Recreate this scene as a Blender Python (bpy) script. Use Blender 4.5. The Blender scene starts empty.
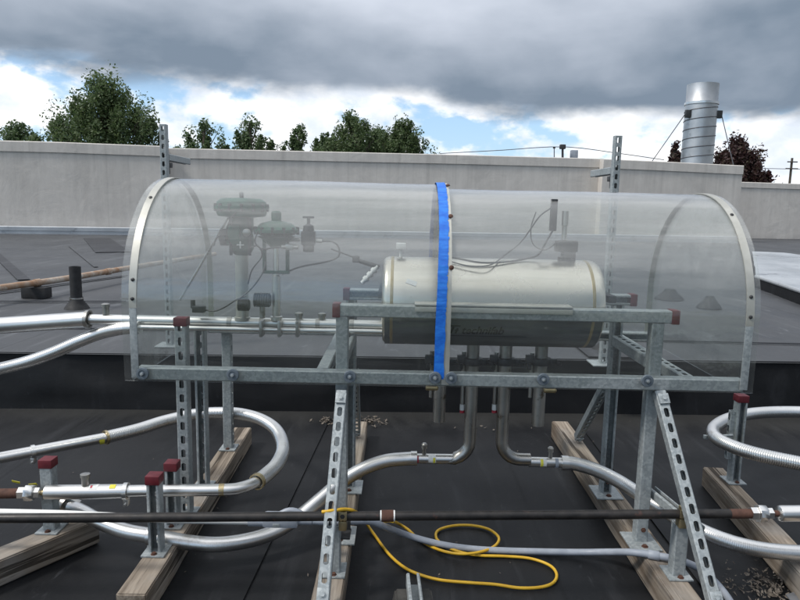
import bpy, bmesh, math, random
from mathutils import Vector, Matrix, Euler, noise as mnoise

random.seed(7)
R = math.radians
scene = bpy.context.scene
COL = scene.collection
V = Vector

# ------------------------------------------------------------------ camera
CAM_H, FPX, PITCH, ROLL = 1.23, 650.0, 8.3, 1.2
cam_d = bpy.data.cameras.new('camera')
cam = bpy.data.objects.new('camera', cam_d)
COL.objects.link(cam)
cam_d.sensor_fit = 'HORIZONTAL'
cam_d.sensor_width = 36
cam_d.lens = FPX / 800 * 36
cam_d.clip_start, cam_d.clip_end = 0.05, 3000
CAM_R = Matrix.Rotation(R(90 - PITCH), 3, 'X') @ Matrix.Rotation(R(ROLL), 3, 'Z')
cam.matrix_world = Matrix.Translation((0, 0, CAM_H)) @ CAM_R.to_4x4()
scene.camera = cam


def ray(x, y):
    return (CAM_R @ V(((x - 400) / FPX, (300 - y) / FPX, -1))).normalized()


def P(x, y, Y):
    """point of the place that the photograph shows at x, y, at distance Y"""
    d = ray(x, y)
    return V((0, 0, CAM_H)) + d * (Y / d.y)


def G(x, y, z=0.0):
    """the same for a point at height z"""
    d = ray(x, y)
    return V((0, 0, CAM_H)) + d * ((z - CAM_H) / d.z)


def px_size(n, Y):
    return n / FPX * Y


# ------------------------------------------------------------------ world, sun, exposure
SUN_EL, SUN_AZ = 50.0, 248.0      # compass: 0 = ahead of the camera (+Y), clockwise
world = bpy.data.worlds.new('World')
scene.world = world
world.use_nodes = True
wt = world.node_tree
wt.nodes.clear()


class NT:
    """small helper that writes shader nodes"""

    def __init__(self, tree):
        self.t = tree

    def n(self, kind, **props):
        nd = self.t.nodes.new(kind)
        for k, v in props.items():
            setattr(nd, k, v)
        return nd

    def put(self, sock, v):
        if v is None:
            return
        if hasattr(v, 'is_linked') or isinstance(v, bpy.types.NodeSocket):
            self.t.links.new(v, sock)
        else:
            if isinstance(v, (tuple, list)) and len(v) == 3 and sock.type == 'RGBA':
                v = (*v, 1)
            sock.default_value = v

    def m(self, op, a, b=None, c=None, clamp=False):
        nd = self.n('ShaderNodeMath', operation=op, use_clamp=clamp)
        for i, v in enumerate((a, b, c)):
            self.put(nd.inputs[i], v)
        return nd.outputs[0]

    def mix(self, f, a, b, mode='MIX'):
        nd = self.n('ShaderNodeMix', data_type='RGBA', blend_type=mode)
        self.put(nd.inputs[0], f)
        self.put(nd.inputs[6], a)
        self.put(nd.inputs[7], b)
        return nd.outputs[2]

    def step(self, v, lo, hi, a=0.0, b=1.0):
        nd = self.n('ShaderNodeMapRange', interpolation_type='SMOOTHSTEP')
        for i, q in enumerate((v, lo, hi, a, b)):
            self.put(nd.inputs[i], q)
        return nd.outputs[0]

    def noise(self, vec, scale, detail=6, rough=0.55, dist=0.0):
        nd = self.n('ShaderNodeTexNoise')
        self.put(nd.inputs['Vector'], vec)
        self.put(nd.inputs['Scale'], scale)
        nd.inputs['Detail'].default_value = detail
        nd.inputs['Roughness'].default_value = rough
        nd.inputs['Distortion'].default_value = dist
        return nd.outputs['Fac']

    def scaled(self, vec, s, off=(0, 0, 0)):
        nd = self.n('ShaderNodeMapping')
        self.put(nd.inputs['Vector'], vec)
        nd.inputs['Scale'].default_value = s
        nd.inputs['Location'].default_value = off
        return nd.outputs[0]


w = NT(wt)
sky = w.n('ShaderNodeTexSky', sky_type='NISHITA', sun_disc=False)
sky.sun_elevation = R(SUN_EL)
sky.sun_rotation = R(SUN_AZ)
sky.air_density, sky.dust_density, sky.ozone_density = 1.0, 0.6, 1.0
WS = 0.1
tc = w.n('ShaderNodeTexCoord')
dirv = tc.outputs['Generated']
sep = w.n('ShaderNodeSeparateXYZ')
wt.links.new(dirv, sep.inputs[0])
X_, Y_, Z_ = sep.outputs
hor = w.m('SQRT', w.m('ADD', w.m('MULTIPLY', X_, X_), w.m('MULTIPLY', Y_, Y_)))
el = w.m('DIVIDE', Z_, w.m('MAXIMUM', hor, 0.02))
az = w.m('ARCTAN2', X_, Y_)
flat = w.scaled(dirv, (1, 1, 2.6), (3.1, 1.7, 0.4))
n_big = w.noise(flat, 2.2, 4, 0.45, 0.25)
n_mid = w.noise(flat, 5.5, 6, 0.5, 0.25)
n_cum = w.noise(w.scaled(dirv, (1, 1, 1.7), (8.3, 4.1, 2.2)), 8.0, 8, 0.55, 0.1)
n_fin = w.noise(w.scaled(dirv, (1, 1, 1.5), (2.2, 9.1, 4.4)), 16.0, 6, 0.55)
# lower edge of the dark cloud bank, slanting down to the right
edge = w.m('ADD', w.m('SUBTRACT', 0.136, w.m('MULTIPLY', az, 0.055)), w.m('MULTIPLY', w.m('SUBTRACT', n_mid, 0.5), 0.09))
bank = w.step(el, w.m('SUBTRACT', edge, 0.006), w.m('ADD', edge, 0.035))
lift = w.m('SUBTRACT', el, edge)
tone = w.m('ADD', w.m('MULTIPLY', w.m('SUBTRACT', n_big, 0.5), 2.6), w.m('MULTIPLY', w.m('SUBTRACT', n_mid, 0.5), 1.0))
tone = w.m('ADD', tone, w.step(lift, 0.0, 0.26, 0.12, 0.72))
tone = w.m('ADD', tone, w.m('MULTIPLY', az, -0.28))
tone = w.m('ADD', tone, w.m('MULTIPLY', w.m('SUBTRACT', n_fin, 0.5), 0.25), clamp=True)
k = 1 / WS
bank_col = w.mix(tone, tuple(c * k for c in (0.138, 0.176, 0.226)), tuple(c * k for c in (0.42, 0.455, 0.52)))
high = w.step(el, 0.42, 1.3)
bank_col = w.mix(high, bank_col, tuple(c * k for c in (0.72, 0.75, 0.80)))
cum = w.step(w.m('ADD', n_cum, w.m('MULTIPLY', az, 0.16)), 0.44, 0.54)
puff = w.step(n_fin, 0.3, 0.7)
cum_col = w.mix(puff, tuple(c * k for c in (0.52, 0.57, 0.64)), tuple(c * k for c in (0.80, 0.80, 0.80)))
blue = w.mix(0.55, sky.outputs[0], tuple(c * k for c in (0.27, 0.44, 0.66)))
low = w.mix(cum, blue, cum_col)
low = w.mix(w.step(el, 0.0, 0.05, 0.45, 0.0), low, tuple(c * k for c in (0.62, 0.67, 0.72)))
full = w.mix(bank, low, bank_col)
bg = w.n('ShaderNodeBackground')
bg.inputs['Strength'].default_value = WS
wt.links.new(full, bg.inputs['Color'])
wo = w.n('ShaderNodeOutputWorld')
wt.links.new(bg.outputs[0], wo.inputs['Surface'])

sun_d = bpy.data.lights.new('sun', 'SUN')
sun_d.energy = 1.5
sun_d.angle = R(10)
sun_d.color = (1.0, 0.96, 0.90)
sun = bpy.data.objects.new('sun', sun_d)
COL.objects.link(sun)
sd = V((math.sin(R(SUN_AZ)) * math.cos(R(SUN_EL)), math.cos(R(SUN_AZ)) * math.cos(R(SUN_EL)), math.sin(R(SUN_EL))))
sun.rotation_euler = sd.to_track_quat('Z', 'Y').to_euler()
sun.location = sd * 30

scene.view_settings.view_transform = 'Standard'
scene.view_settings.look = 'None'
scene.view_settings.exposure = 0.70
scene.view_settings.gamma = 1
scene.view_settings.use_curve_mapping = False
scene.render.engine = 'CYCLES'
scene.cycles.max_bounces = 10
scene.cycles.transparent_max_bounces = 40
scene.cycles.glossy_bounces = 5
scene.cycles.caustics_reflective = False
scene.cycles.caustics_refractive = False

# ------------------------------------------------------------------ materials
MATS = {}


def new_mat(name):
    m = bpy.data.materials.new(name)
    m.use_nodes = True
    t = m.node_tree
    t.nodes.clear()
    h = NT(t)
    out = h.n('ShaderNodeOutputMaterial')
    MATS[name] = m
    return m, h, out


def principled(h, out, col, rough, metal=0.0, normal=None, spec=0.5):
    b = h.n('ShaderNodeBsdfPrincipled')
    h.put(b.inputs['Base Color'], col)
    h.put(b.inputs['Roughness'], rough)
    h.put(b.inputs['Metallic'], metal)
    b.inputs['Specular IOR Level'].default_value = spec
    if normal is not None:
        h.put(b.inputs['Normal'], normal)
    h.t.links.new(b.outputs[0], out.inputs['Surface'])
    return b


def objco(h):
    return h.n('ShaderNodeTexCoord').outputs['Object']


def worldco(h):
    return h.n('ShaderNodeNewGeometry').outputs['Position']


def bump(h, height, strength=0.3, dist=0.01):
    nd = h.n('ShaderNodeBump')
    nd.inputs['Strength'].default_value = strength
    nd.inputs['Distance'].default_value = dist
    h.put(nd.inputs['Height'], height)
    return nd.outputs[0]


def speckled(name, c1, c2, scale, rough=(0.4, 0.6), metal=0.0, bumpd=0.0, grime=None, spec=0.5):
    """a surface whose colour wanders between c1 and c2; grime = (colour, threshold, noise scale)"""
    m, h, out = new_mat(name)
    co = worldco(h)
    n1 = h.noise(co, scale, 6, 0.6)
    f = h.step(n1, 0.3, 0.7)
    col = h.mix(f, c1, c2)
    if grime:
        g = h.step(h.noise(co, grime[2], 7, 0.65), grime[1], grime[1] + 0.12)
        col = h.mix(g, col, grime[0])
    rg = h.step(h.noise(co, scale * 0.6, 4, 0.6), 0.3, 0.7, rough[0], rough[1])
    nm = bump(h, h.noise(co, scale * 3, 4, 0.6), 0.35, bumpd) if bumpd else None
    principled(h, out, col, rg, metal, nm, spec)
    return m


# galvanised steel, spangled
m, h, out = new_mat('galvanised')
co = worldco(h)
vo = h.n('ShaderNodeTexVoronoi')
h.put(vo.inputs['Vector'], co)
vo.inputs['Scale'].default_value = 130
sepc = h.n('ShaderNodeSeparateColor')
h.put(sepc.inputs[0], vo.outputs['Color'])
sp = h.m('ADD', h.m('MULTIPLY', sepc.outputs[0], 0.55), h.m('MULTIPLY', h.noise(co, 9, 5), 0.6))
col = h.mix(h.step(sp, 0.25, 0.9), (0.275, 0.305, 0.315), (0.40, 0.43, 0.435))
dirt = h.step(h.noise(h.scaled(co, (1, 1, 0.4)), 14, 6, 0.7), 0.56, 0.75)
col = h.mix(h.m('MULTIPLY', dirt, 0.75), col, (0.16, 0.16, 0.15))
white = h.step(h.noise(co, 5, 6, 0.7), 0.56, 0.72)
col = h.mix(h.m('MULTIPLY', white, 0.35), col, (0.55, 0.57, 0.57))
principled(h, out, col, h.step(sp, 0.2, 0.9, 0.40, 0.58), 0.3)

speckled('stainless', (0.70, 0.69, 0.67), (0.77, 0.76, 0.74), 5, (0.27, 0.36), 1.0, grime=((0.55, 0.49, 0.41), 0.62, 7))
speckled('stainless_dull', (0.36, 0.35, 0.33), (0.50, 0.485, 0.46), 12, (0.30, 0.44), 1.0, grime=((0.18, 0.155, 0.12), 0.56, 16))
speckled('corrugated_steel', (0.66, 0.655, 0.64), (0.74, 0.735, 0.725), 6, (0.30, 0.40), 1.0, grime=((0.50, 0.47, 0.42), 0.60, 6))
speckled('stack_steel', (0.45, 0.46, 0.47), (0.60, 0.61, 0.62), 1.2, (0.42, 0.55), 1.0, grime=((0.30, 0.30, 0.30), 0.58, 1.0))
speckled('cap_red', (0.085, 0.008, 0.014), (0.14, 0.013, 0.02), 30, (0.4, 0.6))
speckled('black_pipe_paint', (0.012, 0.011, 0.011), (0.03, 0.026, 0.024), 25, (0.35, 0.6), 0.2, 0.001, ((0.09, 0.04, 0.03), 0.62, 22))
speckled('rust', (0.065, 0.028, 0.019), (0.11, 0.05, 0.033), 40, (0.7, 0.9), 0.0, 0.001)
speckled('rusty_pipe', (0.42, 0.34, 0.27), (0.32, 0.18, 0.10), 9, (0.6, 0.8), 0.0, 0.001, ((0.50, 0.45, 0.39), 0.46, 5))
speckled('support_rubber', (0.03, 0.029, 0.027), (0.06, 0.057, 0.052), 30, (0.7, 0.9), 0.0, 0.002)
speckled('rubber', (0.012, 0.012, 0.013), (0.025, 0.025, 0.026), 20, (0.6, 0.8))
speckled('green_paint', (0.002, 0.050, 0.030), (0.004, 0.085, 0.052), 25, (0.35, 0.55), 0.0, 0, ((0.02, 0.04, 0.03), 0.6, 30))
speckled('tank_shell', (0.76, 0.70, 0.60), (0.82, 0.765, 0.67), 5, (0.24, 0.31), 1.0, grime=((0.50, 0.44, 0.35), 0.64, 8))
speckled('angle_grey', (0.42, 0.42, 0.39), (0.52, 0.515, 0.48), 10, (0.4, 0.5), 0.3)
speckled('cream_strip', (0.44, 0.435, 0.39), (0.56, 0.55, 0.50), 12, (0.35, 0.5), 0.5, grime=((0.35, 0.32, 0.25), 0.68, 30))
speckled('shade_grey', (0.13, 0.137, 0.14), (0.17, 0.177, 0.18), 8, (0.5, 0.65), 0.1)  # painted shade for the tank's underside
speckled('white_plastic', (0.70, 0.70, 0.68), (0.80, 0.80, 0.78), 20, (0.4, 0.55))
speckled('label_yellow', (0.70, 0.62, 0.03), (0.76, 0.70, 0.10), 40, (0.5, 0.6))
speckled('label_red', (0.45, 0.04, 0.06), (0.5, 0.06, 0.08), 40, (0.5, 0.6))
speckled('dark_metal', (0.035, 0.036, 0.038), (0.07, 0.07, 0.072), 40, (0.4, 0.6), 0.4)
speckled('logo_ink', (0.003, 0.003, 0.004), (0.006, 0.006, 0.007), 60, (0.85, 0.95), spec=0.05)
speckled('brass', (0.40, 0.32, 0.18), (0.5, 0.42, 0.26), 30, (0.3, 0.45), 0.9)
speckled('cord_yellow', (0.62, 0.36, 0.02), (0.70, 0.43, 0.03), 25, (0.4, 0.55), 0.0, 0, ((0.16, 0.11, 0.04), 0.68, 14))
speckled('conduit_grey', (0.28, 0.31, 0.36), (0.36, 0.39, 0.44), 18, (0.35, 0.5), 0.0, 0, ((0.18, 0.19, 0.2), 0.62, 12))
speckled('washer_grey', (0.12, 0.15, 0.18), (0.18, 0.21, 0.24), 60, (0.45, 0.6), 0.3)
speckled('black_box', (0.014, 0.014, 0.016), (0.03, 0.03, 0.032), 50, (0.5, 0.7))
speckled('dry_leaf', (0.07, 0.055, 0.042), (0.20, 0.17, 0.14), 60, (0.7, 0.9))
speckled('bark', (0.06, 0.05, 0.04), (0.11, 0.09, 0.07), 6, (0.8, 0.95))
speckled('wire_grey', (0.10, 0.10, 0.11), (0.14, 0.14, 0.15), 10, (0.5, 0.6), 0.4)
speckled('membrane_scrap', (0.10, 0.105, 0.115), (0.17, 0.175, 0.185), 12, (0.5, 0.7))
speckled('silver_membrane', (0.40, 0.42, 0.44), (0.54, 0.56, 0.58), 1.3, (0.25, 0.45), 0.35, 0.01, ((0.25, 0.26, 0.28), 0.58, 2.0))
speckled('grass_ground', (0.045, 0.07, 0.025), (0.08, 0.10, 0.04), 0.05, (0.9, 1.0))

# blue masking tape
m, h, out = new_mat('blue_tape')
co = worldco(h)
f = h.noise(h.scaled(co, (1, 1, 3)), 26, 5, 0.6)
col = h.mix(h.step(f, 0.35, 0.7), (0.008, 0.13, 0.60), (0.02, 0.21, 0.74))
scuff = h.step(h.noise(co, 60, 5, 0.7), 0.66, 0.74)
col = h.mix(h.m('MULTIPLY', scuff, 0.5), col, (0.25, 0.45, 0.8))
principled(h, out, col, 0.5, 0, bump(h, h.noise(co, 45, 4), 0.5, 0.004))

# acrylic sheet: clear, weathered, with fine dirt and sky reflections painted as pale haze
m, h, out = new_mat('acrylic')
co = worldco(h)
tr = h.n('ShaderNodeBsdfTransparent')
tr.inputs[0].default_value = (0.955, 0.97, 0.965, 1)
gl = h.n('ShaderNodeBsdfGlossy')
gl.inputs['Color'].default_value = (1, 1, 1, 1)
h.put(gl.inputs['Roughness'], h.step(h.noise(co, 4, 4), 0.3, 0.7, 0.12, 0.22))
wav = h.noise(h.scaled(co, (0.45, 2.2, 2.2)), 3.0, 4, 0.55)
nb = bump(h, wav, 0.25, 0.03)
h.put(gl.inputs['Normal'], nb)
geo = h.n('ShaderNodeNewGeometry')
dt = h.n('ShaderNodeVectorMath', operation='DOT_PRODUCT')
h.put(dt.inputs[0], geo.outputs['Incoming'])
h.put(dt.inputs[1], geo.outputs['Normal'])
cosv = h.m('ABSOLUTE', dt.outputs['Value'])
schlick = h.m('ADD', 0.05, h.m('MULTIPLY', h.m('POWER', h.m('SUBTRACT', 1.0, cosv), 5.0), 0.96))
df = h.n('ShaderNodeBsdfDiffuse')
df.inputs['Color'].default_value = (0.80, 0.79, 0.765, 1)
tl = h.n('ShaderNodeBsdfTranslucent')
tl.inputs['Color'].default_value = (0.80, 0.79, 0.765, 1)
mdt = h.n('ShaderNodeMixShader')
mdt.inputs[0].default_value = 0.4
h.t.links.new(df.outputs[0], mdt.inputs[1])
h.t.links.new(tl.outputs[0], mdt.inputs[2])
szn = h.n('ShaderNodeSeparateXYZ')
h.put(szn.inputs[0], co)
zco = szn.outputs[2]
haze_and_sky = h.m('ADD', h.step(h.noise(h.scaled(co, (0.5, 1.4, 1.4)), 4.5, 6, 0.6), 0.32, 0.72, 0.014, 0.036), h.m('MULTIPLY', h.step(h.noise(h.scaled(co, (0.16, 2.0, 2.6)), 5.0, 5, 0.62), 0.40, 0.64, 0.012, 0.195), h.step(zco, 0.88, 1.1, 0.12, 1.0)))  # second noise paints sky reflections as pale level bands, stronger higher up
drips = h.step(h.noise(h.scaled(co, (34, 3, 1.2)), 1.0, 4, 0.6), 0.55, 0.75, 0.0, 0.012)
sky_veil = h.step(zco, 0.86, 1.05, -0.010, 0.026)  # sky reflection painted as a veil over the upper half
scr_n = h.noise(h.n('ShaderNodeMapping').outputs[0], 1.0, 3, 0.6)
mp = [n for n in h.t.nodes if n.type == 'MAPPING'][-1]
h.put(mp.inputs['Vector'], co)
mp.inputs['Rotation'].default_value = (0.3, 0.55, 0.2)
mp.inputs['Scale'].default_value = (3, 60, 110)
scratch = h.step(scr_n, 0.64, 0.71, 0.0, 0.06)
spots = h.step(h.noise(co, 55, 3, 0.5), 0.69, 0.75, 0.0, 0.07)
dirt = h.m('ADD', h.m('ADD', h.m('ADD', haze_and_sky, drips), h.m('ADD', scratch, spots)), sky_veil, clamp=True)  # real dirt and scratches plus the painted sky reflections
mx1 = h.n('ShaderNodeMixShader')
h.put(mx1.inputs[0], dirt)  # dirt and scratches plus the painted sky reflections
h.t.links.new(tr.outputs[0], mx1.inputs[1])
h.t.links.new(mdt.outputs[0], mx1.inputs[2])
mx2 = h.n('ShaderNodeMixShader')
h.put(mx2.inputs[0], schlick)
h.t.links.new(mx1.outputs[0], mx2.inputs[1])
h.t.links.new(gl.outputs[0], mx2.inputs[2])
h.t.links.new(mx2.outputs[0], out.inputs['Surface'])

# weathered timber (grain runs along local X)
m, h, out = new_mat('timber')
co = objco(h)
g1 = h.noise(h.scaled(co, (2.2, 38, 38)), 1.0, 6, 0.65, 0.6)
g2 = h.noise(h.scaled(co, (5, 120, 120)), 1.0, 4, 0.6)
blot = h.noise(co, 5, 5, 0.6)
col = h.mix(h.step(g1, 0.3, 0.7), (0.12, 0.092, 0.068), (0.36, 0.305, 0.245))
col = h.mix(h.m('MULTIPLY', h.step(blot, 0.45, 0.75), 0.6), col, (0.30, 0.285, 0.265))
crk = h.step(g2, 0.60, 0.70)
crack2 = h.step(h.noise(h.scaled(co, (1.1, 26, 26), (4, 2, 1)), 1.0, 3, 0.5), 0.60, 0.65)
col = h.mix(h.m('MULTIPLY', crk, 0.6), col, (0.07, 0.055, 0.04))
col = h.mix(h.m('MULTIPLY', crack2, 0.85), col, (0.035, 0.027, 0.02))
hh = h.m('SUBTRACT', h.m('MULTIPLY', g1, 0.5), crack2)
principled(h, out, col, 0.85, 0, bump(h, hh, 0.6, 0.004), 0.25)

# roof membranes
def membrane(name, c_dark, c_dust, dust_lo, dust_hi, seam, band=None, rough=(0.45, 0.65), spec=0.5):
    m, h, out = new_mat(name)
    co = worldco(h)
    a = h.noise(co, 0.9, 8, 0.62)
    b = h.noise(h.scaled(co, (1.0, 0.35, 1)), 3.2, 8, 0.65, 0.4)
    f = h.m('MULTIPLY', h.step(h.m('ADD', h.m('MULTIPLY', a, 0.5), h.m('MULTIPLY', b, 0.5)), dust_lo, dust_hi), 0.9)
    col = h.mix(f, c_dark, c_dust)
    # chalky scuffs and pale specks
    sc = h.step(h.noise(h.scaled(co, (3.5, 1.0, 1)), 5.0, 6, 0.7, 0.8), 0.60, 0.78)
    col = h.mix(h.m('MULTIPLY', sc, 0.6), col, tuple(c * 3.2 for c in c_dust))
    lng = h.step(h.noise(h.scaled(co, (4.5, 0.45, 1), (3, 7, 1)), 1.6, 6, 0.65, 0.5), 0.54, 0.78)
    col = h.mix(h.m('MULTIPLY', lng, 0.7), col, tuple(c * 2.1 for c in c_dust))
    spk = h.step(h.noise(co, 60, 2, 0.5), 0.74, 0.80)
    col = h.mix(h.m('MULTIPLY', spk, 0.35), col, tuple(min(.4, c * 5) for c in c_dust))
    s = h.n('ShaderNodeSeparateXYZ')
    h.put(s.inputs[0], co)
    if seam:
        sx = h.m('ABSOLUTE', h.m('SUBTRACT', h.m('FRACT', h.m('DIVIDE', h.m('ADD', s.outputs[0], seam[1]), seam[0])), 0.5))
        ln = h.step(sx, 0.0, 0.006, 1.0, 0.0)
        col = h.mix(h.m('MULTIPLY', ln, 0.6), col, tuple(c * 0.5 for c in c_dark))
    if band:
        wob = h.m('MULTIPLY', h.m('SUBTRACT', b, 0.5), 0.5)
        bd = h.step(h.m('ADD', s.outputs[1], wob), band[0], band[1])
        col = h.mix(h.m('MULTIPLY', bd, 0.8), col, band[2])
    rg = h.step(b, 0.3, 0.7, rough[0], rough[1])
    nm = bump(h, h.m('ADD', h.noise(co, 2.0, 5, 0.5), h.m('MULTIPLY', h.noise(co, 40, 3), 0.06)), 0.35, 0.03)
    principled(h, out, col, rg, 0, nm, spec)
    return m


membrane('roof_black', (0.0058, 0.0064, 0.0078), (0.0165, 0.0172, 0.0190), 0.40, 0.64, (2.3, 0.6), (3.42, 3.72, (0.034, 0.034, 0.033)), (0.5, 0.68), 0.28)
membrane('roof_grey', (0.036, 0.0385, 0.0435), (0.072, 0.075, 0.080), 0.36, 0.64, (3.0, 0.9), None, (0.5, 0.7))
membrane('roof_face', (0.0045, 0.005, 0.0062), (0.009, 0.0095, 0.011), 0.42, 0.7, None, None, (0.5, 0.66), 0.3)
membrane('seam_dark', (0.020, 0.021, 0.025), (0.032, 0.033, 0.037), 0.4, 0.6, None, None, (0.55, 0.7))

# parapet membrane: warm grey, streaked, wrinkled
m, h, out = new_mat('parapet_skin')
co = worldco(h)
st = h.noise(h.scaled(co, (2.4, 2.4, 0.22)), 1.6, 7, 0.65)
bl = h.noise(co, 0.45, 6, 0.6)
fine = h.noise(h.scaled(co, (1, 1, 0.6)), 7, 6, 0.7)
f = h.m('ADD', h.m('ADD', h.m('MULTIPLY', st, 0.5), h.m('MULTIPLY', bl, 0.25)), h.m('MULTIPLY', fine, 0.25))
col = h.mix(h.step(f, 0.3, 0.7), (0.535, 0.50, 0.46), (0.69, 0.65, 0.60))
s = h.n('ShaderNodeSeparateXYZ')
h.put(s.inputs[0], co)
sx = h.m('ABSOLUTE', h.m('SUBTRACT', h.m('FRACT', h.m('DIVIDE', s.outputs[0], 3.05)), 0.5))
seam = h.step(sx, 0.0, 0.012, 1.0, 0.0)
col = h.mix(h.m('MULTIPLY', seam, 0.12), col, (0.2, 0.19, 0.175))
foot = h.step(s.outputs[2], 0.25, 0.55, 1.0, 0.0)
col = h.mix(h.m('MULTIPLY', foot, 0.25), col, (0.26, 0.25, 0.235))
drip = h.m('MULTIPLY', h.step(h.noise(h.scaled(co, (5.0, 5.0, 0.10), (2, 5, 1)), 1.0, 5, 0.65), 0.52, 0.72), h.step(s.outputs[2], 0.9, 2.4, 0.15, 1.0))
col = h.mix(h.m('MULTIPLY', drip, 0.30), col, (0.30, 0.28, 0.255))
blot = h.step(h.noise(co, 0.8, 7, 0.7, 0.5), 0.56, 0.72)
col = h.mix(h.m('MULTIPLY', blot, 0.34), col, (0.38, 0.36, 0.34))
wr = h.m('ADD', h.noise(co, 1.4, 5, 0.55, 0.6), h.m('MULTIPLY', h.noise(h.scaled(co, (1, 1, 0.5)), 6, 4), 0.25))
principled(h, out, col, 0.62, 0, bump(h, wr, 0.28, 0.06))


def leaf_mat(name, c1, c2, c3):
    m, h, out = new_mat(name)
    rnd = h.n('ShaderNodeNewGeometry').outputs['Random Per Island']
    ramp = h.mix(h.step(rnd, 0.0, 0.6), c1, c2)
    ramp = h.mix(h.step(rnd, 0.7, 1.0), ramp, c3)
    d = h.n('ShaderNodeBsdfPrincipled')
    h.put(d.inputs['Base Color'], ramp)
    d.inputs['Roughness'].default_value = 0.55
    t = h.n('ShaderNodeBsdfTranslucent')
    h.put(t.inputs[0], ramp)
    x = h.n('ShaderNodeMixShader')
    x.inputs[0].default_value = 0.42
    h.t.links.new(d.outputs[0], x.inputs[1])
    h.t.links.new(t.outputs[0], x.inputs[2])
    h.t.links.new(x.outputs[0], out.inputs['Surface'])


leaf_mat('leaf_dark', (0.065, 0.11, 0.04), (0.115, 0.165, 0.065), (0.16, 0.205, 0.095))
leaf_mat('leaf_mid', (0.065, 0.11, 0.042), (0.11, 0.165, 0.07), (0.16, 0.21, 0.10))
leaf_mat('leaf_purple', (0.035, 0.018, 0.018), (0.07, 0.032, 0.03), (0.075, 0.06, 0.035))

# ------------------------------------------------------------------ mesh helpers
OFFSET = {}


def frame(w_, up):
    w_ = w_.normalized()
    v = up - up.dot(w_) * w_
    if v.length < 1e-4:
        v = V((1, 0, 0)) - V((1, 0, 0)).dot(w_) * w_
    v.normalize()
    return v.cross(w_), v, w_


def link(name, bm, mat, parent=None, smooth=40, loc=None):
    bmesh.ops.remove_doubles(bm, verts=bm.verts, dist=1e-6)
    bmesh.ops.recalc_face_normals(bm, faces=bm.faces)
    off = V((0, 0, 0))
    if parent is not None:
        off = OFFSET.get(parent.name, V((0, 0, 0)))
    elif loc is not None:
        off = loc
    if off.length:
        bmesh.ops.translate(bm, verts=bm.verts, vec=-off)
    me = bpy.data.meshes.new(name)
    bm.to_mesh(me)
    bm.free()
    me.materials.append(MATS[mat])
    if smooth:
        me.polygons.foreach_set('use_smooth', [True] * len(me.polygons))
        me.set_sharp_from_angle(angle=R(smooth))
    o = bpy.data.objects.new(name, me)
    COL.objects.link(o)
    if parent is not None:
        o.parent = parent
        OFFSET[o.name] = off
    elif loc is not None:
        o.location = loc
        OFFSET[o.name] = off
    return o


def islands(bm):
    bmesh.ops.remove_doubles(bm, verts=bm.verts, dist=1e-6)
    seen, out = set(), []
    for v0 in bm.verts:
        if v0 in seen:
            continue
        grp, todo = [], [v0]
        seen.add(v0)
        while todo:
            v = todo.pop()
            grp.append(v)
            for e in v.link_edges:
                q = e.other_vert(v)
                if q not in seen:
                    seen.add(q)
                    todo.append(q)
        nb_ = bmesh.new()
        mp = {v: nb_.verts.new(v.co) for v in grp}
        for f in {f for v in grp for f in v.link_faces}:
            nb_.faces.new([mp[v] for v in f.verts])
        out.append(nb_)
    bm.free()
    return out


def link_each(name, bm, mat, parent, smooth=40):
    for b in islands(bm):
        o = link(name, b, mat, parent, smooth)
    return o


def thing(name, label, cat, loc, group=None):
    o = bpy.data.objects.new(name, None)
    COL.objects.link(o)
    o.empty_display_size = 0.1
    o.location = loc
    OFFSET[o.name] = V(loc)
    return tag(o, label, cat, group)


def tag(o, label, cat, group=None, kind=None):
    if label:
        o['label'] = label
    if cat:
        o['category'] = cat
    if group:
        o['group'] = group
    if kind:
        o['kind'] = kind
    return o


def BM():
    return bmesh.new()


def box(bm, c, size, rot=None, bev=0.0):
    t = bmesh.new()
    bmesh.ops.create_cube(t, size=1)
    bmesh.ops.scale(t, verts=t.verts, vec=size)
    if bev:
        bmesh.ops.bevel(t, geom=list(t.edges), offset=bev, segments=2, affect='EDGES', profile=0.6)
    mtx = Matrix.Translation(c) @ (rot.to_4x4() if rot is not None else Matrix())
    bmesh.ops.transform(t, matrix=mtx, verts=t.verts)
    me = bpy.data.meshes.new('tmp')
    t.to_mesh(me)
    t.free()
    bm.from_mesh(me)
    bpy.data.meshes.remove(me)


def basis(u, v, w_):
    return Matrix((u, v, w_)).transposed()


def lathe(bm, prof, c, axis=V((0, 0, 1)), segs=20, cap=True):
    u, v, w_ = frame(axis, V((0, 1, 0)) if abs(axis.normalized().y) < 0.9 else V((0, 0, 1)))
    rings = []
    for r, z in prof:
        rings.append([bm.verts.new(c + w_ * z + (u * math.cos(a) + v * math.sin(a)) * max(r, 1e-4))
                      for a in (2 * math.pi * i / segs for i in range(segs))])
    for a, b in zip(rings, rings[1:]):
        for i in range(segs):
            j = (i + 1) % segs
            bm.faces.new((a[i], a[j], b[j], b[i]))
    if cap:
        bm.faces.new(rings[0])
        bm.faces.new(rings[-1])


def spline(pts, step):
    """Catmull-Rom through pts, resampled to equal steps"""
    q = [pts[0] * 2 - pts[1]] + list(pts) + [pts[-1] * 2 - pts[-2]]
    dense = []
    for i in range(1, len(q) - 2):
        a, b, c, d = q[i - 1:i + 3]
        for s in range(24):
            t = s / 24
            dense.append(0.5 * ((2 * b) + (c - a) * t + (2 * a - 5 * b + 4 * c - d) * t * t + (3 * b - a - 3 * c + d) * t ** 3))
    dense.append(pts[-1].copy())
    out = [dense[0]]
    acc = 0.0
    for a, b in zip(dense, dense[1:]):
        L = (b - a).length
        while acc + L >= step:
            f = (step - acc) / L
            a = a + (b - a) * f
            L = (b - a).length
            acc = 0.0
            out.append(a)
        acc += L
    if (out[-1] - dense[-1]).length > step * 0.3:
        out.append(dense[-1])
    return out


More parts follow.
